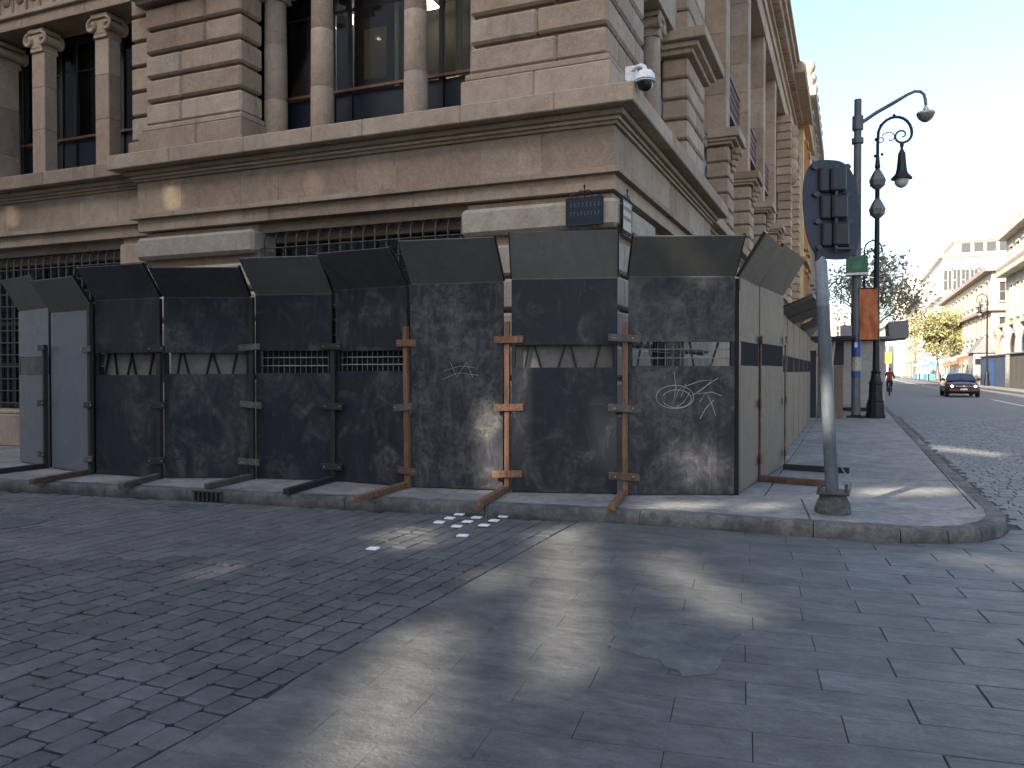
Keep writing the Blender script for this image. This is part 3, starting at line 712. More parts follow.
def hoarding(pL, pR, H, can, mt, cmt, label, slit=None, tilt_pts=None, group='hoarding panels', lattice=True, wire=False, edge=True, slit_board=None, back=None):
    """one anti-climb panel: sheet on a steel frame, canopy leaning out over the pavement.
    pL, pR ground points seen left and right; can = (out, rise) of the canopy at left and right"""
    pL, pR = Vector(pL), Vector(pR); e = (pR - pL); Wd = e.length; e.normalize()
    n = Vector((e.y, -e.x, 0))                             # towards the street
    up = Vector((0, 0, 1)); t = thing('hoarding_panel', (pL + pR) / 2, label, 'hoarding', group)
    P = lambda u, d, z: pL + e * u + n * d + up * (z - pL.z)
    def bx(m, u0, u1, d0, d1, z0, z1, c=.003): m.obox(P(u0, d0, z0), e * (u1 - u0), n * (d1 - d0), up * (z1 - z0), c)
    g = .008; z0 = ZP + .012
    if slit:
        a, b = slit; m = MB(); bx(m, g, Wd - g, 0, .016, z0, a); obj('lower_sheet', m, mt, t)
        m = MB(); bx(m, g, Wd - g, 0, .016, b, H); obj('upper_sheet', m, mt, t)
        for q_ in (g, Wd - g - .045): m = MB(); bx(m, q_, q_ + .045, .001, .015, a + .001, b - .001); obj('slit_edge', m, steel_d, t)
        if slit_board:
            m = MB(); bx(m, .054, Wd - .054, .002, .011, a + .002, b - .002); obj('slit_cover', m, slit_board, t)
        elif lattice:
            if back: m = MB(); bx(m, .05, Wd - .05, -.11, -.09, a - .1, b + .1); obj('slit_backing', m, back, t)
            k = 5; s_ = 1
            for q in range(k):
                u0 = .08 + (Wd - .16) * (q + random.uniform(.0, .35)) / k; u1 = u0 + s_ * random.uniform(.06, .13); s_ = -s_
                m = MB(); m.bar(P(min(max(u0, .06), Wd - .06), -.05, a - .06), P(min(max(u1, .06), Wd - .06), -.05, b + .06), .022, .022); obj('lattice_bar', m, steel_d, t)
            if wire:
                m = MB()
                for q in (.33, .70): m.tube([P(.02, -.035, a + (b - a) * q), P(Wd - .02, -.035, a + (b - a) * q)], .006, 5)
                for q in range(1, 14): m.tube([P(Wd * q / 14, -.03, a - .03), P(Wd * q / 14, -.03, b + .03)], .004, 4)
                obj('wire', m, steel_l, t)
    else:
        m = MB(); bx(m, g, Wd - g, 0, .016, z0, H); obj('sheet', m, mt, t)
    m = MB()                                               # rear frame
    for u in (.012, Wd - .052): bx(m, u, u + .04, -.045, -.003, z0 - .01, H)
    for z in ([z0, H - .05] + ([slit[0] - .045, slit[1] + .005] if slit else [1.2])): bx(m, .054, Wd - .054, -.043, -.004, z, z + .04)
    obj('frame', m, steel_d, t)
    # canopy
    (oL, rL), (oR, rR) = can; th = .014; A = P(g, .004, H + .004); B = P(Wd - g, .004, H + .004); C = B + n * oR + up * rR; D = A + n * oL + up * rL
    nn = (B - A).cross(D - A).normalized()
    if nn.dot(n) < 0: nn = -nn
    m = MB(); vs = [A, B, C, D]; vs = vs + [v - nn * th for v in vs]
    m.add(vs, [(0, 1, 2, 3), (7, 6, 5, 4), (0, 4, 5, 1), (1, 5, 6, 2), (2, 6, 7, 3), (3, 7, 4, 0)])
    cn = obj('canopy', m, cmt, t)
    if edge:
        for (a, b) in ((A, D), (B, C)): m = MB(); m.bar(a - nn * .03, b - nn * .03, .03, .03); obj('canopy_arm', m, steel_d, cn)
    m = MB(); m.bar(A + nn * .004 + e * .01, B + nn * .004 - e * .01, .012, .02); obj('hinge', m, cmt, t)
    return t, P, Wd
def panel_px(bl, br, fold, top, slit=None, **kw):
    """measure a panel from the picture: base points on the pavement, fold and canopy edge above them"""
    pL, pR = on_z(*bl, ZP), on_z(*br, ZP)
    H = (z_at(pL, fold[0]) + z_at(pR, fold[1])) / 2
    e = (pR - pL).normalized(); n = Vector((e.y, -e.x, 0)); can = []
    for p, (tx, ty) in zip((pL, pR), top):                # tip of canopy lies in the plane through p square to the panel
        d = ray(tx, ty); nrm = e; t_ = (p - Vector((0, 0, 0))).dot(nrm) / d.dot(nrm) if abs(d.dot(nrm)) > 1e-3 else 0
        q = Vector((0, 0, CZ)) + d * t_; o = (q - p).dot(n); r_ = q.z - H
        can.append((min(max(o, .14), .42), min(max(r_, .33), .56)))
    can = [tuple(sum(c_) / 2 for c_ in zip(*can))] * 2
    s_ = None
    if slit: s_ = (z_at((pL + pR) / 2, slit[1]), z_at((pL + pR) / 2, slit[0]))
    print('panel', bl, 'W %.2f H %.2f' % ((pR - pL).length, H), can, s_)
    return hoarding(pL, pR, H, can, slit=s_, **kw)
slit_dark = mat('slit_dark', (.016, .017, .021), .95, spec=.1)
slit_grey = mat('slit_grey', (.19, .178, .16), .8, var=.4, scale=3)
HP = []
HP.append(panel_px((20, 462), (50, 467.5), (311.6, 309.5), ((5, 281), (27, 276)), (357, 375), mt=bluegrey, cmt=canopy_m, slit_board=char(1, .5), label='narrow blue-grey hoarding panel at the far left end, angled back to the wall'))
HP.append(panel_px((52, 468.5), (94, 473.8), (313.5, 311), ((31, 282), (72, 277)), None, mt=bluegrey, cmt=canopy_m, label='plain blue-grey hoarding panel, second from the left end'))
HP.append(panel_px((96, 474), (161, 478), (301, 298.6), ((78, 268), (141, 265)), (353, 375), mt=char(0, .05), cmt=canopy_b, back=slit_grey, label='dark hoarding panel with a lattice slit next to the blue-grey ones'))
HP.append(panel_px((164, 478.2), (251, 478.4), (300, 296), ((143, 267), (222, 265)), (353, 374), mt=char(1, .1), cmt=canopy_b, back=slit_grey, label='dark hoarding panel with a pale slit above the kerb drain'))
HP.append(panel_px((256, 478.6), (333, 481), (297, 292.7), ((240, 261), (316, 254)), (351, 373), mt=char(2, .05), cmt=canopy_m, back=steel_d, wire=True, label='dark hoarding panel with wired slit, fifth from the left end'))
HP.append(panel_px((336, 481.4), (408, 487), (291, 286.5), ((315, 257), (390, 246)), (351, 371), mt=char(3, .2), cmt=canopy_b, back=steel_d, wire=True, label='dark hoarding panel with wired slit just left of the first reddish timber post'))
HP.append(panel_px((411, 487.4), (504, 491), (286, 281.6), ((398, 241), (492, 238)), None, mt=char(4, 1.2), cmt=canopy_m, label='scratched dark hoarding panel without a slit between two reddish posts'))
HP.append(panel_px((511, 492.5), (618, 494.5), (280.6, 277.8), ((508, 238), (617, 230)), (345, 367.5), mt=char(5, .1), cmt=canopy_m, back=slit_grey, label='dark hoarding panel below the blue street name plate'))
HP.append(panel_px((627.5, 495.2), (735, 495.6), (278.4, 276.8), ((636, 233.7), (746, 234.8)), (342, 366), mt=char(6, 1.0), cmt=canopy_m, wire=True, label='dark hoarding panel with white scrawl at the street corner'))
HP.append(panel_px((738.5, 494.5), (757.5, 481.5), (278.6, 288), ((766, 236), (782, 247)), (343, 366), mt=beige_bd, cmt=canopy_s, slit_board=slit_dark, label='weathered grey hoarding panel just round the corner'))
HP.append(panel_px((758.5, 480.8), (782, 467.5), (288.5, 296), ((784, 247), (804, 259)), (345, 366), mt=beige_bd, cmt=canopy_s, slit_board=slit_dark, label='second weathered grey hoarding panel round the corner'))
# corner post between the last front panel and the flank
pc = on_z(736.6, 495.2, ZP); m = MB(); m.cbox((pc.x - .035, pc.y - .03, ZP), (pc.x + .03, pc.y + .035, 2.42), .004)
obj('corner_post', m, steel_d, label='black steel post at the corner of the hoarding', cat='post')
# further panels along the flank, set back towards the wall
yy = 12.9; xs = -1.02
for k in range(6):
    a = Vector((xs, yy, ZP)); b = Vector((xs, yy + 1.7, ZP))
    o_, r_ = random.choice(((.36, .42), (.5, .2), (.44, .34), (.30, .48)))
    hoarding(a, b, 2.40 + random.uniform(-.05, .05), ((o_, r_), (o_ + .05, r_)), beige_bd, canopy_s,
             ['third', 'fourth', 'fifth', 'sixth', 'seventh', 'last'][k] + ' hoarding panel along the side street, seen edge on', slit=(1.5, 1.78), slit_board=slit_dark)
    yy += 1.78
# scrawl on the corner panel
t9, P9, W9 = HP[8]
def scrawl(pts, w=.006):
    m = MB(); V = [P9(u, .0185, z) for u, z in pts]
    m.tube(V, w, 5, cap=True); return m
def arc(cu, cz, ru, rz, a0, a1, n=26, w=.0): return [(cu + ru * math.cos(R(a0 + (a1 - a0) * k / n)), cz + rz * math.sin(R(a0 + (a1 - a0) * k / n)) + w * math.sin(k * .9)) for k in range(n + 1)]
def upx(x, y):
    d = ray(x, y); a = P9(0, .018, ZP); n = (P9(0, 1, ZP) - P9(0, 0, ZP)); t = (a - Vector((0, 0, CZ))).dot(n) / d.dot(n); q = Vector((0, 0, CZ)) + d * t
    e = (P9(1, 0, ZP) - P9(0, 0, ZP)); return ((q - P9(0, 0, ZP)).dot(e), q.z)
chalk = mat('chalk', (.42, .42, .42), .9, var=.4, scale=30)
cu, cz = upx(675, 397); mm = MB()
for pts in (arc(cu, cz, .21, .13, 20, 385), arc(cu + .02, cz - .02, .16, .10, 200, 520), [upx(*p) for p in ((674, 372), (676, 388), (673, 404), (679, 390), (686, 384), (681, 397), (690, 392), (684, 402), (677, 407))],
            [upx(*p) for p in ((686, 386), (700, 381), (712, 380), (704, 388), (697, 394), (712, 392), (722, 396))], [upx(*p) for p in ((700, 402), (706, 392), (712, 404), (716, 416))], [upx(*p) for p in ((714, 400), (706, 408), (700, 419))], [upx(*p) for p in ((692, 396), (706, 386), (718, 378))]):
    s_ = scrawl(pts, .0035); mm.add(s_.v, s_.f)
obj('scrawl', mm, chalk, t9, label='white scribbled graffiti')
for (Pk, pts) in ((HP[6][1], [(.42, 1.52), (.62, 1.58), (.8, 1.56)]), (HP[6][1], [(.4, 1.42), (.6, 1.50), (.85, 1.47)]), (HP[6][1], [(.5, 1.62), (.58, 1.45), (.7, 1.62), (.78, 1.44)])):
    m = MB(); m.tube([Pk(u, .0175, z) for u, z in pts], .0025, 4); obj('scratch', m, chalk, HP[6][0])
# posts with cleats, and the feet lying on the pavement
def post(bx_, by_, topy, cle, mt, cm, label, cw=.36, lean=0.0, foot=None, fm=None, flabel=None, dirn=None):
    p = on_z(bx_, by_, ZP); k = min(range(9), key=lambda i: (BASE[HP[i][0].name] - p).length)
    P = HP[k][1]; e = (P(1, 0, ZP) - P(0, 0, ZP)); n = (P(0, 1, ZP) - P(0, 0, ZP)); up = Vector((0, 0, 1))
    t = thing('timber_post', p, label, 'post', 'posts bracing the hoarding'); zt = z_at(p, topy)
    m = MB(); m.obox(p - e * .015 + n * .035, e * .06, n * .06, up * (zt - ZP), .004)
    m.v = [v + e * (lean * (v.z - ZP)) for v in m.v]; obj('upright', m, mt, t)
    for i, cy in enumerate(cle):
        z = z_at(p, cy); m = MB(); q = p + e * (.018 + lean * (z - ZP)) + e * random.uniform(-.03, .03); dz = random.uniform(-.012, .012)
        m.obox(q - e * cw / 2 + n * .097 + up * (z - ZP - .04 - dz), e * cw + up * dz * 2, n * .03, up * .08, .004); obj('cleat', m, cm[i % len(cm)], t)
        m = MB()
        for s_ in (-.1, .1): m.lathe([(.011, 0), (.009, .01)], (0, 0, 0), 8); m.v[-16:] = [q + e * (s_ + v.x) + n * (.127 + v.z) + up * (z - ZP + v.y) for v in m.v[-16:]]
        obj('bolt', m, steel_l, t)
    if foot:
        f = on_z(*foot, ZP + .03); a = p + n * .08; f = Vector((f.x, f.y, ZP)); a.z = ZP
        m = MB(); m.bar(a + up * .036, f + up * .036, .075, .068, c=.006)
        obj('timber_bar', m, fm or mt, label=flabel, cat='timber bar', group='timber bars lying on the pavement')
post(49.5, 467.8, 345, (348, 402.5, 454), black_w, [black_w], 'black post between the two blue-grey panels', .2, foot=(-12, 473), flabel='dark bar on the pavement at the left edge of the picture')
post(94.5, 473.5, 305, (350, 404.5, 458.5), black_w, [grey_w, black_w], 'thin dark post between blue-grey and dark panels', .19, foot=(30, 482.5), fm=brown_w, flabel='brown bar on the pavement below the blue-grey panels')
post(162.5, 478, 336, (349, 405, 460), black_w, [black_w], 'black post between the third and fourth panels from the left', .26, foot=(120, 486.5), fm=grey_w, flabel='grey bar on the pavement left of the kerb drain')
post(253.5, 478.5, 298, (347.5, 404.5, 461), black_w, [grey_w], 'dark post with grey cleats right of the kerb drain', .3, foot=(206, 487), fm=grey_w, flabel='grey bar on the pavement ending at the kerb drain')
post(334.5, 481, 345, (346.5, 406, 466), black_w, [black_w], 'black post left of the wired slit panel', .28, foot=(285, 492.5), fm=black_w, flabel='black bar jutting over the kerb right of the drain')
post(409.5, 487, 327, (343.5, 407, 470), orange_w, [orange_w, grey_w, brown_w], 'leftmost reddish timber post, with dark cleats', .27, lean=-.012, foot=(356, 500), fm=orange_w, flabel='reddish bar jutting over the kerb, left of the road studs')
post(507.5, 491, 322, (340, 407, 473), orange_w, [orange_w], 'middle reddish timber post beside the scratched panel', .35, foot=(479, 505), fm=orange_w, flabel='reddish bar jutting over the kerb behind the road studs')
post(623, 494.8, 323, (338.5, 408, 475.5), orange_w, [grey_w, grey_w, brown_w], 'rightmost reddish timber post, beside the scrawled panel', .34, foot=(612, 508.5), fm=orange_w, flabel='short reddish bar jutting over the kerb at the right')
def strap(px, ys, lab):
    p = on_z(*px, ZP); t = thing('steel_strap', p, lab, 'strap', 'straps on the side hoarding'); m = MB(); m.cbox((p.x + .02, p.y - .025, ZP), (p.x + .04, p.y + .025, 1.9), .003); obj('flat_bar', m, brown_w, t)
    for y in ys:
        z = z_at(p, y); m = MB(); m.cbox((p.x + .04, p.y - .13, z - .05), (p.x + .065, p.y + .13, z + .05), .004); obj('cleat', m, orange_w, t)
strap((758, 481), (340, 403, 459), 'rusty strap joining the two grey panels round the corner')
strap((783, 467), (340, 400, 452), 'rusty strap at the far edge of the second grey side panel')
def lay(a, b, w, mt, lab):
    a, b = on_z(*a, ZP), on_z(*b, ZP); m = MB(); up = Vector((0, 0, .04)); m.bar(a + up, b + up, w, .075, c=.006); obj('timber_bar', m, mt, label=lab, cat='timber bar', group='timber bars lying on the pavement')
lay((760, 481.5), (838, 488), .08, brown_w, 'brown bar on the side pavement reaching the traffic light pole')
lay((784, 469.5), (850, 473.5), .08, black_w, 'black bar on the side pavement behind the traffic light pole')
# kerb drain
a = on_z(199, 500.5); b2 = on_z(226, 502); a.y = kerb_y(a.x) - .012; b2.y = kerb_y(b2.x) - .012; e = (b2 - a).normalized(); n = Vector((e.y, -e.x, 0)); L_ = (b2 - a).length
t = thing('kerb_drain', a, 'barred iron drain set in the kerb face', 'drain')
m = MB(); m.obox(a + n * .012 + Vector((0, 0, .01)), e * L_, n * .004, Vector((0, 0, .10)), 0); obj('opening', m, mat('drain_dark', (.006, .006, .007), .9), t)
for k in range(7):
    m = MB(); m.obox(a + n * .016 + e * (L_ * k / 6.3) + Vector((0, 0, .004)), e * .022, n * .02, Vector((0, 0, .118)), .003); obj('bar', m, bar_iron, t)
m = MB(); m.obox(a + n * .014 - e * .02 + Vector((0, 0, .118)), e * (L_ + .04), n * .03, Vector((0, 0, .018)), .003); obj('lintel_bar', m, bar_iron, t)
# ================================================================== THINGS ON THE BUILDING
plate_b = mat('enamel_navy', (.016, .028, .045), .35, var=.4, scale=20)
pale = mat('pale_lettering', (.09, .115, .14), .6)
def plate(sd, u0, u1, z0, z1, d, lab, back):
    c = Vector(sd(((u0 + u1) / 2, d, z0))); t = thing('street_sign', c, lab, 'sign', 'street name plates')
    obj('plate', MB().cbox((u0, d, z0), (u1, d + .012, z1), .003).xf(sd), plate_b, t)
    m = MB(); r = .009
    for (a, b) in (((u0, z0), (u1, z0)), ((u1, z0), (u1, z1)), ((u1, z1), (u0, z1)), ((u0, z1), (u0, z0))): m.tube([(a[0], d + .008, a[1]), (b[0], d + .008, b[1])], r, 6)
    cu = (u0 + u1) / 2; w = u1 - u0
    for s_ in (-1, 1):
        m.tube([(cu + s_ * w * .46 * (1 - k / 10), d + .008, z1 + .012 + .07 * math.sin(k / 10 * math.pi * .55) + .012 * math.sin(k)) for k in range(11)], .007, 5)
        for zb, sg in ((z1 + .03, 1), (z0 - .03, -1)):
            for q in (.2, .36): m.tube([(cu + s_ * w * q + .022 * math.cos(a * .7), d + .008, zb + .022 * math.sin(a * .7) * sg) for a in range(9)], .005, 5)
    m.tube([(cu, d + .008, z1), (cu, d + .008, z1 + .15)], .008, 5); m.lathe([(.004, z1 + .12), (.018, z1 + .14), (.004, z1 + .17)], (cu, d + .008, 0), 8)
    m.tube([(u0, d + .008, z0 - .06), (u1, d + .008, z0 - .06)], .007, 5)
    obj('scroll_frame', m.xf(sd), iron, t)
    m = MB(); rg = random.Random(11)
    for (zz, n, h) in ((z0 + (z1 - z0) * .68, 8, .045), (z0 + (z1 - z0) * .36, 9, .045)):
        for k in range(n):
            uu = u1 - w * .12 - (w * .76) * k / (n - 1); q = rg.random()
            m.box((uu - .004, d + .012, zz), (uu + .004, d + .0145, zz + h))
            if q > .3: m.box((uu - .018, d + .012, zz + h - .008), (uu - .004, d + .0145, zz + h))
            if q < .6: m.box((uu - .018, d + .012, zz), (uu - .004, d + .0145, zz + .008))
    obj('lettering', m.xf(sd), pale, t)
    m = MB(); m.box((cu - .02, d - .09, z0 + .05), (cu + .02, d, z0 + .08)); m.box((cu - .02, d - .09, z1 - .08), (cu + .02, d, z1 - .05)); obj('bracket', m.xf(sd), iron, t)
plate(FR, .12, .60, 3.36, 3.70, .085, 'navy street name plate in scrolled iron frame on the front wall', 0)
plate(RT, .06, .5, 3.30, 3.68, .085, 'street name plate seen edge on round the corner of the wall', 0)
# dome camera on the cornice
cp = Vector((X0 + .22, F - .10, 5.0)); wht = mat('white_plastic', (.66, .66, .66), .4, var=.15); t = thing('security_camera', cp, 'white dome security camera on the corner of the cornice', 'camera')
m = MB(); m.cbox(cp + Vector((-.06, .0, .06)), cp + Vector((.06, .14, .26)), .012); obj('housing', m, wht, t)
m = MB(); m.tube([cp + Vector((0, .04, .19)), cp + Vector((.08, -.02, .22)), cp + Vector((.16, -.06, .22)), cp + Vector((.2, -.07, .19)), cp + Vector((.21, -.075, .14))], .028, 10); obj('arm', m, wht, t, smooth=True)
dc = cp + Vector((.21, -.075, 0)); m = MB(); m.lathe([(.03, .15), (.085, .135), (.115, .09), (.12, .02), (.125, .005), (.11, 0)], dc, 24); obj('cap', m, wht, t, smooth=True)
m = MB(); m.lathe([(.095, -.002), (.09, -.04), (.07, -.075), (.035, -.098), (.005, -.103)], dc, 20); obj('dome', m, mat('smoked_dome', (.02, .022, .026), .12), t, smooth=True)
m = MB(); m.lathe([(.122, .03), (.127, .022), (.122, .014)], dc, 24); obj('ring', m, mat('grey_ring', (.2, .21, .22), .4), t, smooth=True)
m = MB(); m.tube([cp + Vector((-.36, -.07, .03)), cp + Vector((-.2, -.06, .035)), cp + Vector((-.1, -.02, .05)), cp + Vector((-.03, .02, .09))], .014, 8); obj('cable', m, iron, t, smooth=True)
m = MB(); m.cbox(cp + Vector((-.05, .01, .0)), cp + Vector((.05, .13, .06)), .006); obj('foot', m, wht, t)
# ================================================================== TRAFFIC SIGNAL (seen from behind)
tb = on_z(834, 513, ZP); t = thing('traffic_signal', tb, 'traffic signal on leaning grey pole, dark oval backboard seen from behind', 'traffic light')
RX = Vector((CY, SY, 0)); FW = Vector((-SY, CY, 0)); UP = Vector((0, 0, 1))
lean = -.055
m = MB(); rg = random.Random(5); rings = [(.165, 0), (.172, .03), (.155, .09), (.135, .15), (.125, .19), (.10, .205)]; m.lathe(rings, tb, 16)
m.v = [v + Vector((noise.noise(v * 9), noise.noise(v * 9 + Vector((5, 5, 5))), noise.noise(v * 7) * .4)) * .035 * (v.z > ZP + .01) for v in m.v]
obj('concrete_base', m, mat('rough_concrete', (.10, .10, .095), .9, var=.55, scale=9, bmp=.8), t)
m = MB(); m.cbox(tb + Vector((-.15, -.15, .19)), tb + Vector((.15, .15, .215)), .006)
for sx in (-1, 1):
    for sy in (-1, 1): m.lathe([(.018, .21), (.018, .25), (.012, .27)], tb + Vector((sx * .12, sy * .12, 0)), 8)
obj('base_plate', m, mat('rusty_plate', (.09, .075, .065), .7, .2, var=.5), t)
H0, H1 = z_at(tb, 260) - ZP, z_at(tb, 160) - ZP
pl = lambda h, dx=0, dy=0: tb + RX * (lean * h + dx) + FW * dy + UP * h
m = MB(); m.tube([pl(.2), pl(H0 - .45)], [.063, .060], 16); obj('pole', m, pole_g, t, smooth=True)
m = MB(); m.tube([pl(H0 - .45), pl(H0 - .02), pl(H0 + .03)], [.0605, .058, .03], 16); obj('pole_top', m, mat('pole_top_grey', (.19, .22, .245), .5, .2, var=.25), t, smooth=True)
hc = (H0 + H1) / 2 + .005; HX = .15; hw, hh = .29, (H1 - H0) / 2
m = MB(); ring = []                                        # oval backboard
for k in range(48):
    a = 2 * math.pi * k / 48; c_, s_ = math.cos(a), math.sin(a); ex = .62
    ring.append((math.copysign(abs(c_) ** ex, c_) * hw, math.copysign(abs(s_) ** .78, s_) * hh))
tilt = -.05
vs = []
for dy, sc in ((.0, 1), (.03, .985)): vs += [pl(hc + y_ * sc, HX + x_ * sc + y_ * tilt * .3, .045 + dy + x_ * .12) for x_, y_ in ring]
m.add(vs, [tuple(range(48)), tuple(range(48, 96))[::-1]] + [(k, (k + 1) % 48, 48 + (k + 1) % 48, 48 + k) for k in range(48)])
sig_m = mat('signal_navy', (.026, .033, .056), .5, var=.25, scale=4); bb = obj('backboard', m, sig_m, t)
ph_ = lambda h, dx=0, dy=0: pl(h, dx + HX, dy)
sig_d = mat('signal_black', (.018, .02, .028), .5)
for k in range(3):
    zc = hc + (1 - k) * .265 + .02; m = MB()
    m.obox(ph_(zc - .12, -.03, -.045), RX * .155, FW * .09, UP * .235, .02); m.obox(ph_(zc - .12, -.13, -.015), RX * .1, FW * .06, UP * .235, .015)
    obj('lamp_housing', m, sig_d, t)
    for q in (-.16, .15):
        m = MB(); m.tube([ph_(zc + .125, q, -.01), ph_(zc + .125, q, .05)], .03, 8); m.obox(ph_(zc + .112, q - .04, .0), RX * .08, FW * .03, UP * .028, .004); obj('clamp', m, mat('clamp_grey', (.055, .06, .07), .6, .2), t)
    m = MB(); vz = [ph_(zc + .0 + .12 * math.sin(R(20 + 14 * i)), .0 + .12 * math.cos(R(20 + 14 * i)), .08) for i in range(11)]; vz2 = [v + FW * .2 for v in vz]
    m.add(vz + vz2, [(i, i + 1, i + 12, i + 11) for i in range(10)]); obj('visor', m, sig_d, t)
m = MB(); m.obox(ph_(hc - .42, -.02, -.03), RX * .03, FW * .02, UP * .84, .004); m.obox(ph_(hc - .40, -.02, -.05), RX * .19, FW * .02, UP * .02, .0); obj('conduit', m, mat('clamp_grey', (.055, .06, .07), .6, .2), t)
for q in (-.16, .15):
    m = MB(); m.tube([ph_(hc - .375, q, -.01), ph_(hc - .375, q, .05)], .028, 8); obj('clamp', m, MATS['clamp_grey'], t)
m = MB(); m.tube([pl(H0 - .1, -.02), pl(H0 + .08, -.02)], .035, 10); obj('bracket', m, sig_d, t)
m = MB(); m.tube([tb + Vector((.15, .02, .2)), tb + Vector((.16, .0, .3)), tb + Vector((.07, 0, .45)), pl(.6, .055, -.03)], .006, 5); obj('loose_wire', m, steel_l, t)
# ================================================================== LAMP POSTS
def grey_lamp(P, label, extras=True):
    t = thing('street_lamp', P, label, 'street lamp', 'lamps along the side street'); P = Vector(P)
    m = MB(); m.cbox(P + Vector((-.26, -.26, 0)), P + Vector((.26, .26, .05)), .01); m.cbox(P + Vector((-.15, -.15, .05)), P + Vector((.15, .15, .085)), .01); obj('base_plate', m, iron, t)
    m = MB(); m.tube([P + UP * .08, P + UP * 4.5, P + UP * 9.45], [.135, .125, .105], 12); obj('pole', m, pole_g, t, smooth=True)
    m = MB(); m.tube([P + UP * 8.15, P + UP * 8.3], .17, 12); m.tube([P + UP * 8.55, P + UP * 8.95], .16, 12); obj('collar', m, pole_g, t)
    q = [P + UP * 8.75 + Vector((.1, 0, 0))]
    for (dx, dz) in ((.5, 9.0), (1.0, 9.25), (1.32, 9.42), (1.52, 9.49), (1.66, 9.46), (1.75, 9.37), (1.79, 9.2), (1.8, 9.05)): q.append(P + Vector((dx, 0, dz)))
    m = MB(); m.tube(q, [.055] * 3 + [.045] * 6, 8); obj('arm', m, pole_g, t, smooth=True)
    c = P + Vector((1.8, 0, 8.55)); m = MB(); m.lathe([(.03, .5), (.07, .42), (.09, .36), (.24, .30), (.25, .25), (.22, .22)], c, 20); obj('lamp_head', m, mat('lamp_white_grey', (.36, .38, .4), .4), t, smooth=True)
    m = MB(); m.lathe([(.24, .215), (.19, .12), (.1, .04), (.02, .01)], c, 18); obj('lamp_glass', m, mat('lamp_glass_dark', (.16, .17, .18), .2), t, smooth=True)
    if extras:
        zz = lambda y: z_at(P, y)
        m = MB(); m.cbox(P + Vector((-.3, -.26, zz(278) - 0)), P + Vector((.3, .2, zz(262))), .01); s_ = obj('route_sign', m, mat('sign_green', (.01, .095, .055), .4, var=.3), t)
        m = MB(); m.cbox(P + Vector((-.31, -.27, zz(280.5))), P + Vector((.31, .21, zz(278.2))), .004); obj('sign_edge', m, white_p, s_)
        m = MB(); m.box(P + Vector((-.12, -.2655, zz(274))), P + Vector((.12, -.2615, zz(267)))); obj('sign_mark', m, mat('sign_mark_green', (.03, .16, .1), .5), s_)
        blu = mat('sticker_blue', (.02, .07, .25), .5, var=.3, scale=14)
        for (ya, yb) in ((338, 356), (371.5, 377)):
            m = MB(); m.lathe([(.136, zz(yb)), (.136, zz(ya))], (P.x, P.y, 0), 14); obj('sticker', m, blu, t, smooth=True)
        m = MB(); m.box(P + Vector((-.05, -.142, zz(352))), P + Vector((.03, -.137, zz(347)))); obj('sticker_mark', m, white_p, t)
        m = MB(); m.lathe([(.1345, zz(371)), (.1365, zz(357))], (P.x, P.y, 0), 14); obj('sticker', m, mat('sticker_pale', (.45, .44, .36), .6, var=.6, scale=18), t, smooth=True)
    return t
PG = on_z(856, 417.5, ZP)
grey_lamp(PG, 'tall grey street lamp with long arm, green sign and blue stickers')
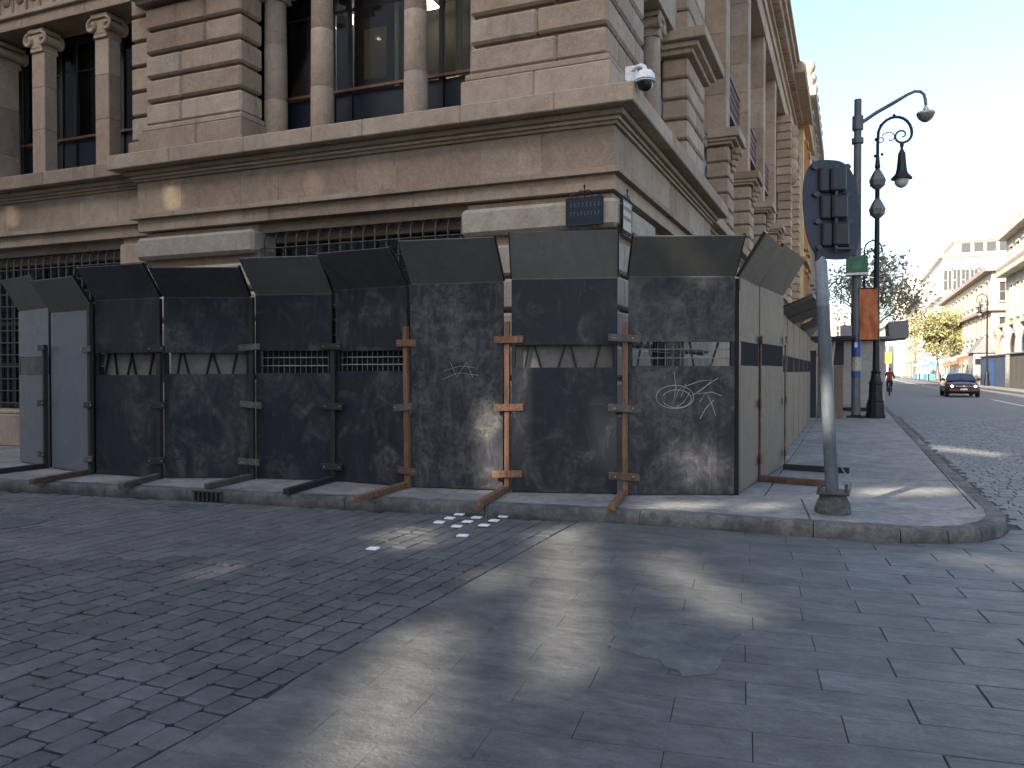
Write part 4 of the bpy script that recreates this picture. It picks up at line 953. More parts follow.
def ornate_lamp(P, label, boxes=True, flip=1):
    t = thing('ornate_lamp', P, label, 'street lamp', 'ornate lamps along the street'); P = Vector(P)
    m = MB(); m.lathe([(.28, 0), (.28, .10), (.26, .13), (.25, .42), (.23, .46), (.235, .52), (.205, .55), (.185, .98), (.195, 1.0), (.195, 1.06), (.16, 1.1), (.125, 1.32), (.145, 1.36), (.09, 1.42)], P, 12); obj('pedestal', m, iron, t)
    m = MB(); m.lathe([(.10, 1.42), (.09, 2.2), (.075, 5), (.062, 7.35), (.085, 7.4), (.07, 7.45), (.05, 7.7)], P, 14); obj('shaft', m, iron, t, smooth=True)
    q = [P + UP * 7.65, P + Vector((.0, 0, 8.05))]; cx, cz = .45, 8.28
    for k in range(1, 13): a = R(180 - 15 * k); q.append(P + Vector((flip * (cx + .45 * math.cos(a)), 0, cz + .52 * math.sin(a))))
    for k in range(1, 26):
        a = R(-18 * k); rr_ = .26 * (1 - k / 30); q.append(P + Vector((flip * (.64 + rr_ * math.cos(a)), 0, cz - .03 + rr_ * math.sin(a))))
    m = MB(); m.tube(q, [.045, .045] + [.042] * 12 + [.038 - .0008 * k for k in range(25)], 8); obj('scroll_arm', m, iron, t, smooth=True)
    m = MB(); ce = P + Vector((flip * .2, 0, 8.2))
    for (s_, r_, ph) in ((1, .22, 160), (-1, .13, -20)): m.tube([ce + Vector((flip * s_ * (.12 + r_ * math.cos(R(ph - 22 * k)) * (1 - k / 16)), 0, r_ * math.sin(R(ph - 22 * k)) * (1 - k / 16))) for k in range(14)], .016, 6)
    for (dx, dz) in ((-.07, 7.72), (.12, 7.75), (-.05, 8.2), (.08, 8.6), (.43, 8.85)): m.lathe([(.01, -.05), (.05, 0), (.01, .05)], P + Vector((flip * dx, 0, dz)), 8)
    obj('scrollwork', m, iron, t, smooth=True)
    c = P + Vector((flip * .64, 0, 6.72)); m = MB(); m.lathe([(.02, 1.32), (.05, 1.3), (.06, 1.25), (.035, 1.15), (.05, 1.1), (.10, 1.0), (.115, .8), (.14, .55), (.17, .42), (.28, .30), (.295, .26), (.20, .25)], c, 18); obj('lamp_hood', m, iron, t, smooth=True)
    m = MB(); m.lathe([(.19, .25), (.19, .14), (.13, .05), (.03, .0)], c, 16); obj('lamp_globe', m, mat('lamp_globe', (.42, .42, .40), .25), t, smooth=True)
    if boxes:
        for zz in (7.0, 6.15):
            m = MB(); m.lathe([(.09, -.26), (.2, -.16), (.23, .0), (.16, .16), (.08, .3)], P + UP * zz, 6); obj('speaker_box', m, mat('box_grey', (.10, .105, .12), .5), t)
        m = MB(); m.cbox(P + Vector((.05, -.2, .95)), P + Vector((.28, -.1, 1.05)), .01)
    return t
PO = on_z(876, 418, ZP)
ornate_lamp(PO, 'black ornate lamp with scroll arm and bell lantern beside orange banner')
# orange banner hung on the ornate lamp
z0, z1 = z_at(PO, 340), z_at(PO, 288.5); bxl = PO.x - .46; t = thing('banner', (PO.x - .2, PO.y - .12, z0), 'orange cloth banner hanging on the ornate lamp', 'banner')
m = MB(); nu, nv = 14, 30; vs = []
for j in range(nv + 1):
    for i in range(nu + 1):
        u, v = i / nu, j / nv; fold = .02 * math.sin(u * 9 + v * 4 + 1.2 * math.sin(v * 5)) + .015 * noise.noise(Vector((u * 3, v * 6, 2))) * 2 + .02 * math.sin(abs(u - .5) * 9 + v * 6)
        vs.append((bxl + u * .50 + .012 * math.sin(v * 6), PO.y - .12 + fold, z0 + (z1 - z0) * v))
vs2 = [(x_, y_ + .004, z_) for x_, y_, z_ in vs]; W1 = nu + 1
m.add(vs, [(j * W1 + i, j * W1 + i + 1, (j + 1) * W1 + i + 1, (j + 1) * W1 + i) for j in range(nv) for i in range(nu)]); m.add(vs2, [(j * W1 + i, (j + 1) * W1 + i, (j + 1) * W1 + i + 1, j * W1 + i + 1) for j in range(nv) for i in range(nu)])
obj('cloth', m, mat('orange_cloth', (.42, .14, .06), .85, var=.3, scale=6), t, smooth=True)
m = MB()
for z in (z0, z1): m.tube([(bxl - .03, PO.y - .12, z), (PO.x + .08, PO.y - .11, z)], .018, 8)
obj('rod', m, iron, t)
grey_lamp((.15, 58, ZP), 'distant grey street lamp further up the side street', False)
ornate_lamp((.72, 50, ZP), 'distant black ornate lamp with scroll arm up the side street', False)
ornate_lamp((12.1, 88.5, .1), 'black ornate lamp on the far pavement by the blue hoarding', False, flip=-1)
# ================================================================== NEWSSTAND AND DOOR SCREEN AT THE END OF THE HOARDING
ks = Vector((.25, 30.0, ZP)); t = thing('newsstand', ks, 'closed grey metal newsstand on the pavement behind the lamps', 'kiosk')
km = mat('kiosk_grey', (.30, .295, .285), .6, .0, var=.25, scale=2)
m = MB(); m.cbox(ks + Vector((-1.05, 0, .12)), ks + Vector((.85, 2.2, 2.45)), .03); obj('cabin', m, km, t)
m = MB(); m.box(ks + Vector((-1.0, .05, .0)), ks + Vector((.8, 2.1, .12))); obj('skirt', m, iron, t)
m = MB(); m.cbox(ks + Vector((-1.5, -.3, 2.45)), ks + Vector((1.0, 2.4, 2.56)), .02); obj('roof', m, mat('kiosk_roof', (.10, .105, .115), .5), t)
m = MB(); m.obox(ks + Vector((.95, -.1, 2.45)), Vector((.62, 0, .05)), Vector((0, 2.3, 0)), Vector((-.03, 0, .6)), .02); obj('raised_flap', m, mat('kiosk_flap', (.14, .145, .15), .5), t)
m = MB(); m.cbox(ks + Vector((-.55, .4, 2.56)), ks + Vector((.0, 1.0, 3.0)), .02); obj('roof_box', m, mat('roof_box_grey', (.30, .31, .34), .5), t)
for k in range(5):
    m = MB(); m.cbox(ks + Vector((-1.0, -.012, .2 + k * .44)), ks + Vector((.8, .012, .2 + k * .44 + .425)), .006); obj('slat', m, km, t)
m = MB(); m.cbox(ks + Vector((-1.02, -.02, 2.42)), ks + Vector((.83, .03, 2.449)), .004); obj('trim', m, iron, t)
ds = Vector((-1.55, 25.5, ZP)); t = thing('door_screen', ds, 'dark blue door screen with leaning cream board at the hoarding end', 'screen')
m = MB(); m.cbox(ds, ds + Vector((.62, .05, 2.0)), .01); obj('door', m, mat('door_navy', (.008, .011, .024), .6), t)
m = MB(); m.cbox(ds + Vector((.66, -.02, 0)), ds + Vector((.78, .06, 2.3)), .01); m.cbox(ds + Vector((-.35, -.01, 0)), ds + Vector((-.03, .05, 2.5)), .01); obj('jamb', m, grey_w, t)
m = MB(); m.obox(ds + Vector((.86, -.06, 0)), Vector((.06, 0, 0)), Vector((0, .03, 0)), Vector((.12, .0, 2.25)), 0); m.v = [v + Vector((.12 * (v.x > ds.x + .93) * (v.z > 1.2), 0, 0)) for v in m.v]; obj('leaning_board', m, mat('cream_board', (.5, .42, .30), .7), t)
m = MB(); m.cbox(ds + Vector((1.12, .0, 0)), ds + Vector((1.36, .05, 1.55)), .01); obj('panel', m, mat('brown_panel', (.15, .11, .075), .8), t)
m = MB(); m.cbox(ds + Vector((1.1, .01, 1.56)), ds + Vector((1.38, .06, 2.25)), .01); obj('panel', m, mat('door_navy', (.008, .011, .024), .6), t)
m = MB(); m.cbox(ds + Vector((-.4, -.6, 2.32)), ds + Vector((1.7, .5, 2.4)), .01); obj('head_board', m, steel_d, t)
# ================================================================== FAR STREET
def far_building(x0, x1, y0, y1, H, wall, label, rows, wy=None, face='L', ww=1.3, cornice=None, name='street_building', trim=None, wdark=None, fx=None, group='buildings along the side street'):
    """street building: walls, cornice, windows (frame and pane) on the street side and on the end towards the viewer"""
    t = thing(name, ((x0 + x1) / 2, (y0 + y1) / 2, 0), label, 'building', group)
    obj('wall', MB().box((x0, y0, -.03), (x1, y1, H)), wall, t)
    wd = wdark or mat('far_glass', (.05, .055, .06), .25); tr = trim or wall; xs = x0 if face == 'L' else x1; sg = -1 if face == 'L' else 1
    for (z, h, d) in cornice or ():
        ob = MB(); a, b = sorted((xs + sg * d, xs - sg * .3)); ob.cbox((a, y0 - d, z), (b, y1, z + h), .02); ob.cbox((min(b, x1) if face == 'L' else x0, y0 - d, z), (x1 if face == 'L' else a, y0 + .3, z + h), .02); obj('cornice', ob, tr, t)
    def win(vx, y, z0, z1, w, along):
        f = MB()
        if along: A = lambda a0, a1, p0, p1, q0, q1: f.box((min(vx + sg * p0, vx + sg * p1), y + a0, q0), (max(vx + sg * p0, vx + sg * p1), y + a1, q1))
        else: A = lambda a0, a1, p0, p1, q0, q1: f.box((vx + a0, y - p1, q0), (vx + a1, y - p0, q1))
        A(-w / 2 - .12, -w / 2, .002, .12, z0, z1); A(w / 2, w / 2 + .12, .002, .12, z0, z1); A(-w / 2 - .18, w / 2 + .18, .002, .2, z1 + .001, z1 + .2); A(-w / 2 - .18, w / 2 + .18, .002, .25, z0 - .15, z0 - .001)
        o = obj('window', f, tr, t); f = MB(); A(-w / 2, w / 2, .003, .03, z0, z1); obj('pane', f, wd, o)
        f = MB(); A(-.03, .03, .031, .06, z0, z1); A(-w / 2, -.031, .031, .05, (z0 + z1) / 2 - .03, (z0 + z1) / 2 + .03); obj('mullion', f, tr, o)
    for (z0, z1, step) in rows:
        y = y0 + step * .6
        while y < y1 - step * .4: win(xs, y, z0, z1, ww, True); y += step
    for (z0, z1, step, xa, xb) in fx or ():
        x = xa
        while x < xb: win(x, y0, z0, z1, ww * .9, False); x += step
    return t
cream = mat('cream_render', (.62, .57, .47), .85, var=.15, scale=.6, fine=8); white_r = mat('white_render', (.68, .66, .62), .85, var=.12, scale=.6, fine=8)
tan_trim = mat('brown_cornice', (.36, .29, .24), .8, var=.3, scale=1); pale_st = mat('pale_far_stone', (.55, .50, .42), .85, var=.2, scale=.7, fine=8)
far_building(14, 34, 60, 91, 14.2, pale_st, 'ornate pale stone building at the right edge of the picture', ((3.2, 5.4, 3.2), (6.6, 9.6, 3.2), (11.3, 13.2, 3.2)), cornice=((5.7, .35, .7), (10.6, .5, .9), (14.2, .5, .8)), trim=pale_st, ww=1.2)
bt = [o for o in bpy.data.objects if o.name == 'street_building'][0]
for k in range(6):                                          # brown brackets, columns and roof urns of that building
    y = 63 + k * 5.2
    m = MB(); m.lathe([(.28, .1), (.28, .4), (.22, .45), (.2, 4.4), (.3, 4.6), (.42, 5.0)], (13.35, y + 1.6, 0), 10); m.cbox((12.95, y + 1.2, 5.0), (13.75, y + 2.0, 5.68), .03); obj('pillar', m, tan_trim if k == 5 else pale_st, bt, smooth=True)
    m = MB(); m.lathe([(.3, 14.7), (.3, 15.1), (.15, 15.2), (.42, 15.7), (.35, 16.1), (.1, 16.4), (.05, 16.8)], (13.9, y + 1.6, 0), 10); obj('urn', m, tan_trim if k > 3 else pale_st, bt, smooth=True)
m = MB(); m.cbox((13.1, 60, 11.12), (13.99, 90.9, 11.5), .03); obj('eave', m, tan_trim, bt)
far_building(14.2, 40, 101, 152, 12.4, cream, 'long cream building with brown eaves behind the pale tree', ((2.5, 4.8, 4.0), (5.6, 7.6, 4.0), (9.4, 11.4, 4.0)), cornice=((8.1, .4, .5), (12.4, .5, .7)), trim=tan_trim, ww=1.2, fx=((5.4, 7.4, 2.2, 15.5, 20), (9.2, 11.2, 2.2, 15.5, 20)))
far_building(14.4, 44, 154, 200, 21, white_r, 'tall white building with rooftop window band', ((3, 5, 4), (7, 9, 4), (11, 13, 4), (15.5, 18.5, 4)), cornice=((14.2, .4, .5), (20.8, .5, .6)), trim=white_r, ww=1.4, fx=((15.2, 18.6, 1.3, 15.2, 22), (10.5, 13, 2.4, 15.2, 24)))
tb3 = [o for o in bpy.data.objects if o.name.startswith('street_building')][-1]
tb3 = [o for o in bpy.data.objects if o.get('label', '').startswith('tall white')][0]
m = MB(); m.box((16.5, 158, 21.31), (40, 190, 24.0)); m.box((15.8, 157.2, 24.0), (40, 190, 24.3)); ph = obj('penthouse', m, white_r, tb3)
for k in range(9):
    m = MB(); m.box((17.6 + k * 1.9, 157.9, 22.0), (19.0 + k * 1.9, 157.99, 23.6)); obj('pane', m, MATS['far_glass'], ph)
far_building(14.4, 40, 202, 250, 18, pale_st, 'distant brown-corniced building beyond the white one', ((4, 6, 5), (8, 10, 5), (12, 15, 5)), cornice=((11, .6, .8), (17.5, .8, 1.1)), trim=tan_trim, ww=1.6)
far_building(15, 40, 255, 330, 30, white_r, 'far grey-white tower block closing the right side of the street', ((5, 8, 7), (12, 15, 7), (19, 22, 7), (25, 28, 7)), ww=2.2)
# left side beyond the stone building
ochre_w = mat('ochre_render', (.56, .43, .25), .85, var=.2, scale=.8); ochre_t = mat('orange_trim', (.42, .22, .10), .8)
far_building(-22, -2.62, 50.5, 56.3, 16.4, ochre_w, 'ochre rendered building squeezed beyond the stone building', ((4.5, 7.5, 2.6), (9, 12, 2.6), (13, 15.2, 2.6)), face='R', trim=ochre_t, cornice=((8, .3, .25), (15.9, .4, .35)), ww=1.1)
far_building(-24, -2.55, 56.6, 74, 20.2, stone_far, 'grey stone building with ball finials beyond the ochre one', ((3, 6, 2.9), (7.5, 10, 2.9), (12, 15, 2.9), (16.5, 18.8, 2.9)), face='R', trim=stone_far, cornice=((6.6, .3, .25), (11, .4, .35), (19.6, .6, .4)), ww=1.2)
gb = [o for o in bpy.data.objects if o.get('label', '').startswith('grey stone building with ball')][0]
for k in range(8):
    m = MB(); y = 57 + k * 2.3; m.lathe([(.28, 20.2), (.28, 20.9), (.12, 21.0), (.12, 21.2), (.33, 21.45), (.38, 21.75), (.28, 22.05), (.08, 22.2)], (-2.6, y, 0), 10); obj('finial', m, stone_far, gb, smooth=True)
far_building(-30, -3.2, 75, 130, 13, stone_far, 'low grey building far up the left side', ((4, 6.5, 5), (8.5, 11, 5)), face='R', trim=stone_far, cornice=((12.6, .5, .4),), ww=1.5)
far_building(-30, 0, 210, 260, 16, white_r, 'pale building at the far left end of the street', ((4, 7, 5), (9, 12, 5)), face='R', trim=white_r, cornice=((15.5, .5, .4),), ww=1.7, fx=((5, 7, 3.2, -12, -1), (10, 12.5, 3.2, -12, -1)))
# right pavement
m = MB(); m.box((10.6, 24, -.03), (14.4, 330, .1)); obj('far_sidewalk', m, side_m, kind='structure')
m = MB(); m.cbox((10.44, 24, -.03), (10.6, 330, .11), .015); obj('far_kerb', m, kerb_m, kind='structure')
# blue site hoarding in front of the ornate building
t = thing('site_hoarding', (12.4, 76, .1), 'blue site hoarding with sheet roof on the far pavement', 'hoarding'); b1, b2_ = mat('hoarding_blue', (.035, .062, .12), .6, var=.35, scale=1.5), mat('hoarding_blue_bright', (.03, .11, .27), .6, var=.3, scale=1.5)
for k in range(12):
    y = 70 + k * 2.05; m = MB(); m.cbox((12.35, y, .1), (12.4, y + 2.0, 2.9), .01); obj('panel', m, b2_ if k in (8, 9) else (MATS['far_glass'] if k == 4 else (grey_w if k < 4 else b1)), t)
m = MB(); m.cbox((12.2, 69.9, 2.92), (13.3, 94.7, 3.04), .01); obj('roof_sheet', m, mat('roof_grey', (.25, .25, .26), .6), t)
for k in range(7):
    m = MB(); m.cbox((12.41, 70 + k * 4.1, .1), (12.5, 70.1 + k * 4.1, 2.9), .005); obj('stud', m, steel_d, t)
t = thing('site_cabin', (13.0, 97, .1), 'grey gabled site cabin behind the far lamp post', 'cabin'); cg = mat('cabin_grey', (.36, .36, .34), .7)
m = MB(); m.box((11.9, 96, .1), (13.9, 100, 3.4)); obj('wall', m, cg, t)
m = MB(); m.add([(11.7, 95.8, 3.41), (14.0, 95.8, 3.41), (12.85, 95.8, 5.0), (11.7, 100.2, 3.41), (14.0, 100.2, 3.41), (12.85, 100.2, 5.0)], [(0, 1, 2), (5, 4, 3), (0, 2, 5, 3), (1, 4, 5, 2), (0, 3, 4, 1)]); obj('roof', m, mat('cabin_roof', (.2, .2, .2), .7), t)
for x in (12.3, 13.2):
    m = MB(); m.box((x - .25, 95.95, 2.2), (x + .25, 95.99, 2.8)); obj('vent', m, steel_d, t)
def stall(x0, x1, y0, y1, h, col, label, roof=None, side=None):
    t = thing('market_stall', ((x0 + x1) / 2, y0, .1), label, 'stall', 'stalls on the far pavement')
    for x in (x0 + .05, x1 - .05):
        for y in (y0 + .05, y1 - .05): m = MB(); m.tube([(x, y, .1), (x, y, h - .1)], .03, 6); obj('pole', m, steel_d, t)
    cm_ = mat('awning_' + label.split()[0], col, .7, var=.2, scale=1); m = MB()
    m.add([(x0 - .5, y0 - .3, h - .5), (x1 + .1, y0 - .3, h + .3), (x1 + .1, y1 + .3, h + .3), (x0 - .5, y1 + .3, h - .5)], [(0, 1, 2, 3)]); m.add([(v[0], v[1], v[2] - .05) for v in m.v], [(3, 2, 1, 0)])
    m.add([(x0 - .5, y0 - .3, h - .85), (x1 + .1, y0 - .3, h - .2), (x1 + .1, y0 - .3, h + .25), (x0 - .5, y0 - .3, h - .52)], [(0, 1, 2, 3)]); obj('awning', m, cm_, t)
    m = MB(); m.cbox((x0 + .2, y0 + .2, .1), (x1 - .2, y1 - .2, 1.0), .03); obj('counter', m, side or mat('stall_counter', (.30, .22, .18), .7), t)
    return t
stall(11.5, 13.4, 102, 105.5, 3.4, (.55, .10, .06), 'red awning stall behind the dark car')
stall(11.4, 13.4, 107.5, 112, 3.5, (.68, .64, .60), 'white awning stall beyond the red one')
stall(11.5, 13.3, 116, 119, 2.9, (.45, .14, .08), 'orange awning stall under the pale tree')
stall(10.9, 12.6, 142, 147, 2.7, (.12, .30, .36), 'turquoise stall on the far pavement beyond the tree', side=mat('turquoise', (.08, .32, .38), .6))
stall(10.9, 13, 160, 172, 3.2, (.2, .27, .38), 'blue awning stall row far up the right pavement', side=mat('blue_grey_cloth', (.16, .25, .42), .6))
stall(-3.0, 1.0, 128, 134, 3.0, (.10, .25, .38), 'teal awning stall far up the left pavement')
# white canopy gantry and yellow sign across the far end of the street
t = thing('street_gantry', (7, 205, 0), 'white gantry across the far end of the street', 'gantry'); wp = mat('gantry_white', (.72, .72, .70), .6)
for x in (1.8, 5.0, 8.0, 11): m = MB(); m.cbox((x - .15, 205, 0), (x + .15, 205.4, 13.5), .02); obj('post', m, wp, t)
m = MB(); m.cbox((1.2, 204.7, 6.6), (7, 205.7, 8.2), .05); obj('beam', m, wp, t); m = MB(); m.cbox((5.6, 204.6, 7.4), (12.5, 205.8, 9.6), .05); obj('beam', m, wp, t)
t = thing('yellow_sign', (6, 190, 0), 'yellow banner board far up the street', 'sign'); m = MB(); m.cbox((4.6, 190, 3.2), (8.2, 190.2, 5.6), .02); obj('board', m, mat('yellow_board', (.62, .52, .03), .6), t)
m = MB(); m.tube([(4.8, 190.3, 0), (4.8, 190.3, 5.5)], .06, 6); m.tube([(8.0, 190.3, 0), (8.0, 190.3, 5.5)], .06, 6); obj('post', m, steel_d, t)
for k, y in enumerate((118, 135, 152)):
    m = MB(); m.lathe([(.09, .1), (.09, 1.0), (.12, 1.05), (.04, 1.12)], (10.9, y, 0), 10); obj('bollard', m, iron, label=['nearest', 'middle', 'farthest'][k] + ' black bollard at the far kerb', cat='bollard', group='bollards at the far kerb', smooth=True)
# ================================================================== TREES
def tree(P, h, r, label, leafc, leafm, nleaf, leaf=.16, twig=False, seed=1, low=0, bark=None):
    rg = random.Random(seed); P = Vector(P); t = thing('tree', P, label, 'tree', 'trees along the street'); m = MB(); tips = []
    def grow(p, d, L, rad, lv):
        pts = [p]; q = p; dd = d
        for k in range(4):
            dd = (dd + Vector((rg.uniform(-1, 1), rg.uniform(-1, 1), rg.uniform(-.3, .6))) * .16).normalized(); q = q + dd * L / 4; pts.append(q)
        m.tube(pts, [rad * (1 - .14 * k) for k in range(5)], 7 if lv < 2 else 4)
        if lv >= (4 if twig else 3): tips.append(q); tips.append(pts[2]); return
        for k in range(4 if lv == 0 else 3):
            a = rg.uniform(0, 6.28); sp = rg.uniform(.45, .95); side = Vector((math.cos(a), math.sin(a), 0))
            grow(pts[rg.choice((3, 4, 4))], (dd + side * sp + Vector((0, 0, .15))).normalized(), L * rg.uniform(.6, .8), rad * .52, lv + 1)
    grow(P, Vector((0, 0, 1)), h * .34, h * .018, 0)
    lo = Vector((min(v.x for v in tips), min(v.y for v in tips), 0)); hi = Vector((max(v.x for v in tips), max(v.y for v in tips), max(v.z for v in tips)))
    sx = 2 * r / max(hi.x - lo.x, hi.y - lo.y); sz = h / (hi.z - P.z)
    f = lambda v: Vector((P.x + (v.x - P.x) * (1 + (sx - 1) * min(1, (v.z - P.z) / (h * .4))), P.y + (v.y - P.y) * (1 + (sx - 1) * min(1, (v.z - P.z) / (h * .4))), P.z + (v.z - P.z) * sz))
    m.v = [f(v) for v in m.v]; tips = [f(v) for v in tips]
    obj('trunk', m, bark or mat('bark', (.14, .12, .10), .9, bmp=.4), t, smooth=True)
    c = MB(); n = 0
    while n < nleaf:
        tp = rg.choice(tips); p = tp + Vector((rg.gauss(0, 1), rg.gauss(0, 1), rg.gauss(0, .8) - low * 6 * rg.random() ** 2)) * r * (.17 if not low else .22)
        if noise.noise(p * (2.2 / r) + Vector((seed, 0, 0))) < -.22: n += .2; continue
        a = Vector((rg.uniform(-1, 1), rg.uniform(-1, 1), rg.uniform(-.6, 1))).normalized(); b = a.orthogonal().normalized(); s_ = leaf * rg.uniform(.6, 1.3)
        b = (Matrix.Rotation(rg.uniform(0, 6.28), 3, a) @ b); q = a.cross(b)
        c.add([p - b * s_, p + q * s_ * .5, p + b * s_, p - q * s_ * .5], [(0, 1, 2, 3)], rg.randrange(2)); n += 1
    obj('crown', c, [leafc, leafm], t); return t
def leafmat(n, c):
    if n in MATS: return MATS[n]
    m, nt, b = newmat(n); b.inputs['Base Color'].default_value = (*c, 1); b.inputs['Roughness'].default_value = .6
    MATS[n] = m; return m
tree((11.6, 127, .1), 9.6, 3.6, 'round yellow-green tree on the far pavement beyond the car', leafmat('leaf_yellow', (.27, .25, .11)), leafmat('leaf_olive', (.16, .165, .07)), 9000, .2, seed=4, low=.8)
tree((-.2, 52, ZP), 8.2, 2.9, 'thin leafed grey-green tree behind the newsstand', leafmat('leaf_grey', (.2, .2, .135)), leafmat('leaf_dull', (.13, .13, .085)), 1900, .13, True, 8)
tree((.7, 86, ZP), 11.5, 5.2, 'half bare tree with brown-green crown right of the orange banner', leafmat('leaf_brown', (.17, .15, .10)), leafmat('leaf_dull', (.13, .13, .085)), 1700, .15, True, 12)
# ================================================================== CAR (coming towards the viewer)
def car(P):
    P = Vector(P); t = thing('car', P, 'dark red sedan driving towards the viewer with headlights on', 'car')
    paint = mat('car_paint', (.045, .012, .014), .22, .2, var=.1, bmp=0, spec=.6); blk_ = mat('car_black', (.012, .012, .013), .5); gl = mat('car_glass', (.03, .05, .085), .06, spec=.8, var=.2, bmp=0); chrome = mat('car_chrome', (.5, .5, .5), .2, .9)
    # stations from nose (y=0) to tail: (y, half width, belt z, bottom z)
    ST = [(0, .62, .62, .34), (.12, .80, .72, .24), (.5, .86, .82, .2), (1.15, .88, .93, .19), (2.2, .89, .97, .19), (3.3, .88, .98, .2), (4.0, .85, .97, .22), (4.35, .74, .86, .3)]
    m = MB(); ring = []
    for (y, w, zt, zb) in ST: ring += [P + Vector((x * w, y, zb + (zt - zb) * z)) for x, z in ((-.80, 0), (-.97, .18), (-1, .5), (-.985, .8), (-.9, .97), (-.5, 1.03), (0, 1.05), (.5, 1.03), (.9, .97), (.985, .8), (1, .5), (.97, .18), (.80, 0))]
    K = 13; fs = []
    for i in range(len(ST) - 1):
        for k in range(K): fs.append((i * K + k, i * K + (k + 1) % K, (i + 1) * K + (k + 1) % K, (i + 1) * K + k))
    fs += [tuple(range(K))[::-1], tuple((len(ST) - 1) * K + k for k in range(K))]; m.add(ring, fs); body = obj('body', m, paint, t, smooth=True)
    # cabin
    CB = [(1.05, .80, .95, .80, .96), (1.75, .80, .96, .62, 1.36), (2.1, .80, .97, .60, 1.43), (3.0, .80, .98, .60, 1.43), (3.35, .80, .98, .62, 1.36), (3.95, .78, .97, .76, .98)]
    m = MB(); ring = []
    for (y, wb, zb, wt, zt) in CB: ring += [P + Vector(v) for v in ((-wb, y, zb), (-wt - .02, y, zt - .05), (-wt * .8, y, zt), (0, y, zt + .02), (wt * .8, y, zt), (wt + .02, y, zt - .05), (wb, y, zb))]
    fs = []; mi = []
    for i in range(len(CB) - 1):
        for k in range(6): fs.append((i * 7 + k, i * 7 + k + 1, (i + 1) * 7 + k + 1, (i + 1) * 7 + k))
    m.add(ring, fs); obj('roof', m, paint, t, smooth=True)
    def pane(nm, q, mt_, off=.012):
        q = [P + Vector(v) for v in q]; n = (q[1] - q[0]).cross(q[2] - q[0]).normalized(); m = MB(); cc = sum(q, Vector()) / 4
        if n.dot(cc - (P + Vector((0, 2.4, .9)))) < 0: n = -n
        m.add([v + n * off for v in q] + [v for v in q], [(0, 1, 2, 3), (7, 6, 5, 4), (0, 4, 5, 1), (1, 5, 6, 2), (2, 6, 7, 3), (3, 7, 4, 0)]); return obj(nm, m, mt_, t)
    pane('windscreen', [(-.72, 1.14, 1.0), (.72, 1.14, 1.0), (.58, 1.72, 1.355), (-.58, 1.72, 1.355)], gl, .02)
    for s_ in (-1, 1):
        pane('side_window', [(s_ * .80, 1.5, 1.0), (s_ * .80, 2.35, 1.01), (s_ * .65, 2.35, 1.37), (s_ * .66, 1.85, 1.34)], gl); pane('side_window', [(s_ * .80, 2.42, 1.01), (s_ * .80, 3.3, 1.02), (s_ * .66, 3.2, 1.34), (s_ * .65, 2.42, 1.37)], gl)
        m = MB(); m.cbox(P + Vector((s_ * .93 - .1, 1.35, .98)), P + Vector((s_ * .93 + .1, 1.45, 1.12)), .03); obj('mirror', m, blk_, t)
        m = MB(); m.lathe([(.15, 0), (.13, .03), (.06, .045)], (0, 0, 0), 12); m.xf(lambda v: P + Vector((s_ * .60 + v.x * 1.25, .05 - v.z - .0 + abs(v.x) * .4, .655 + v.y * .55))); hl = obj('headlight', m, chrome, t, smooth=True)
        m = MB(); m.lathe([(.07, 0), (.05, .02)], (0, 0, 0), 10); m.xf(lambda v: P + Vector((s_ * .60 + v.x, .0 - v.z, .655 + v.y * .8))); obj('bulb', m, emit('headlight_on', (1, .80, .62), 5), hl)
        for y in (.78, 3.45):
            m = MB(); pr = [(.16, -.1), (.27, -.1), (.31, -.06), (.31, .06), (.27, .1), (.16, .1)]; m.lathe(pr, (0, 0, 0), 22); m.xf(lambda v: P + Vector((s_ * .80 + v.z, y + v.x, .31 + v.y))); w = obj('wheel', m, mat('tyre', (.015, .015, .015), .8), t, smooth=True)
            m = MB(); m.lathe([(.155, -.085), (.17, .0), (.155, .085), (.05, .095)], (0, 0, 0), 14); m.xf(lambda v: P + Vector((s_ * .80 + s_ * v.z, y + v.x, .31 + v.y))); obj('rim', m, chrome, w, smooth=True)
    m = MB(); m.cbox(P + Vector((-.42, -.035, .60)), P + Vector((.42, .06, .70)), .02); obj('grille', m, blk_, t)
    m = MB(); m.cbox(P + Vector((-.40, -.05, .64)), P + Vector((.40, -.036, .665)), .004); m.lathe([(.05, 0), (.04, .015)], (0, 0, 0), 10); m.v[-20:] = [P + Vector((v.x * 1.4, -.052 - v.z, .655 + v.y)) for v in m.v[-20:]]; obj('badge', m, chrome, t)
    m = MB(); m.cbox(P + Vector((-.80, -.10, .32)), P + Vector((.80, .12, .53)), .06); bp = obj('bumper', m, paint, t)
    m = MB(); m.cbox(P + Vector((-.5, -.112, .345)), P + Vector((.5, -.098, .41)), .004); obj('air_intake', m, blk_, bp)
    m = MB(); m.cbox(P + Vector((-.18, -.125, .425)), P + Vector((.18, -.1005, .52)), .004); obj('number_plate', m, white_p, t)
    return t
car((6.15, 53.5, -.03))
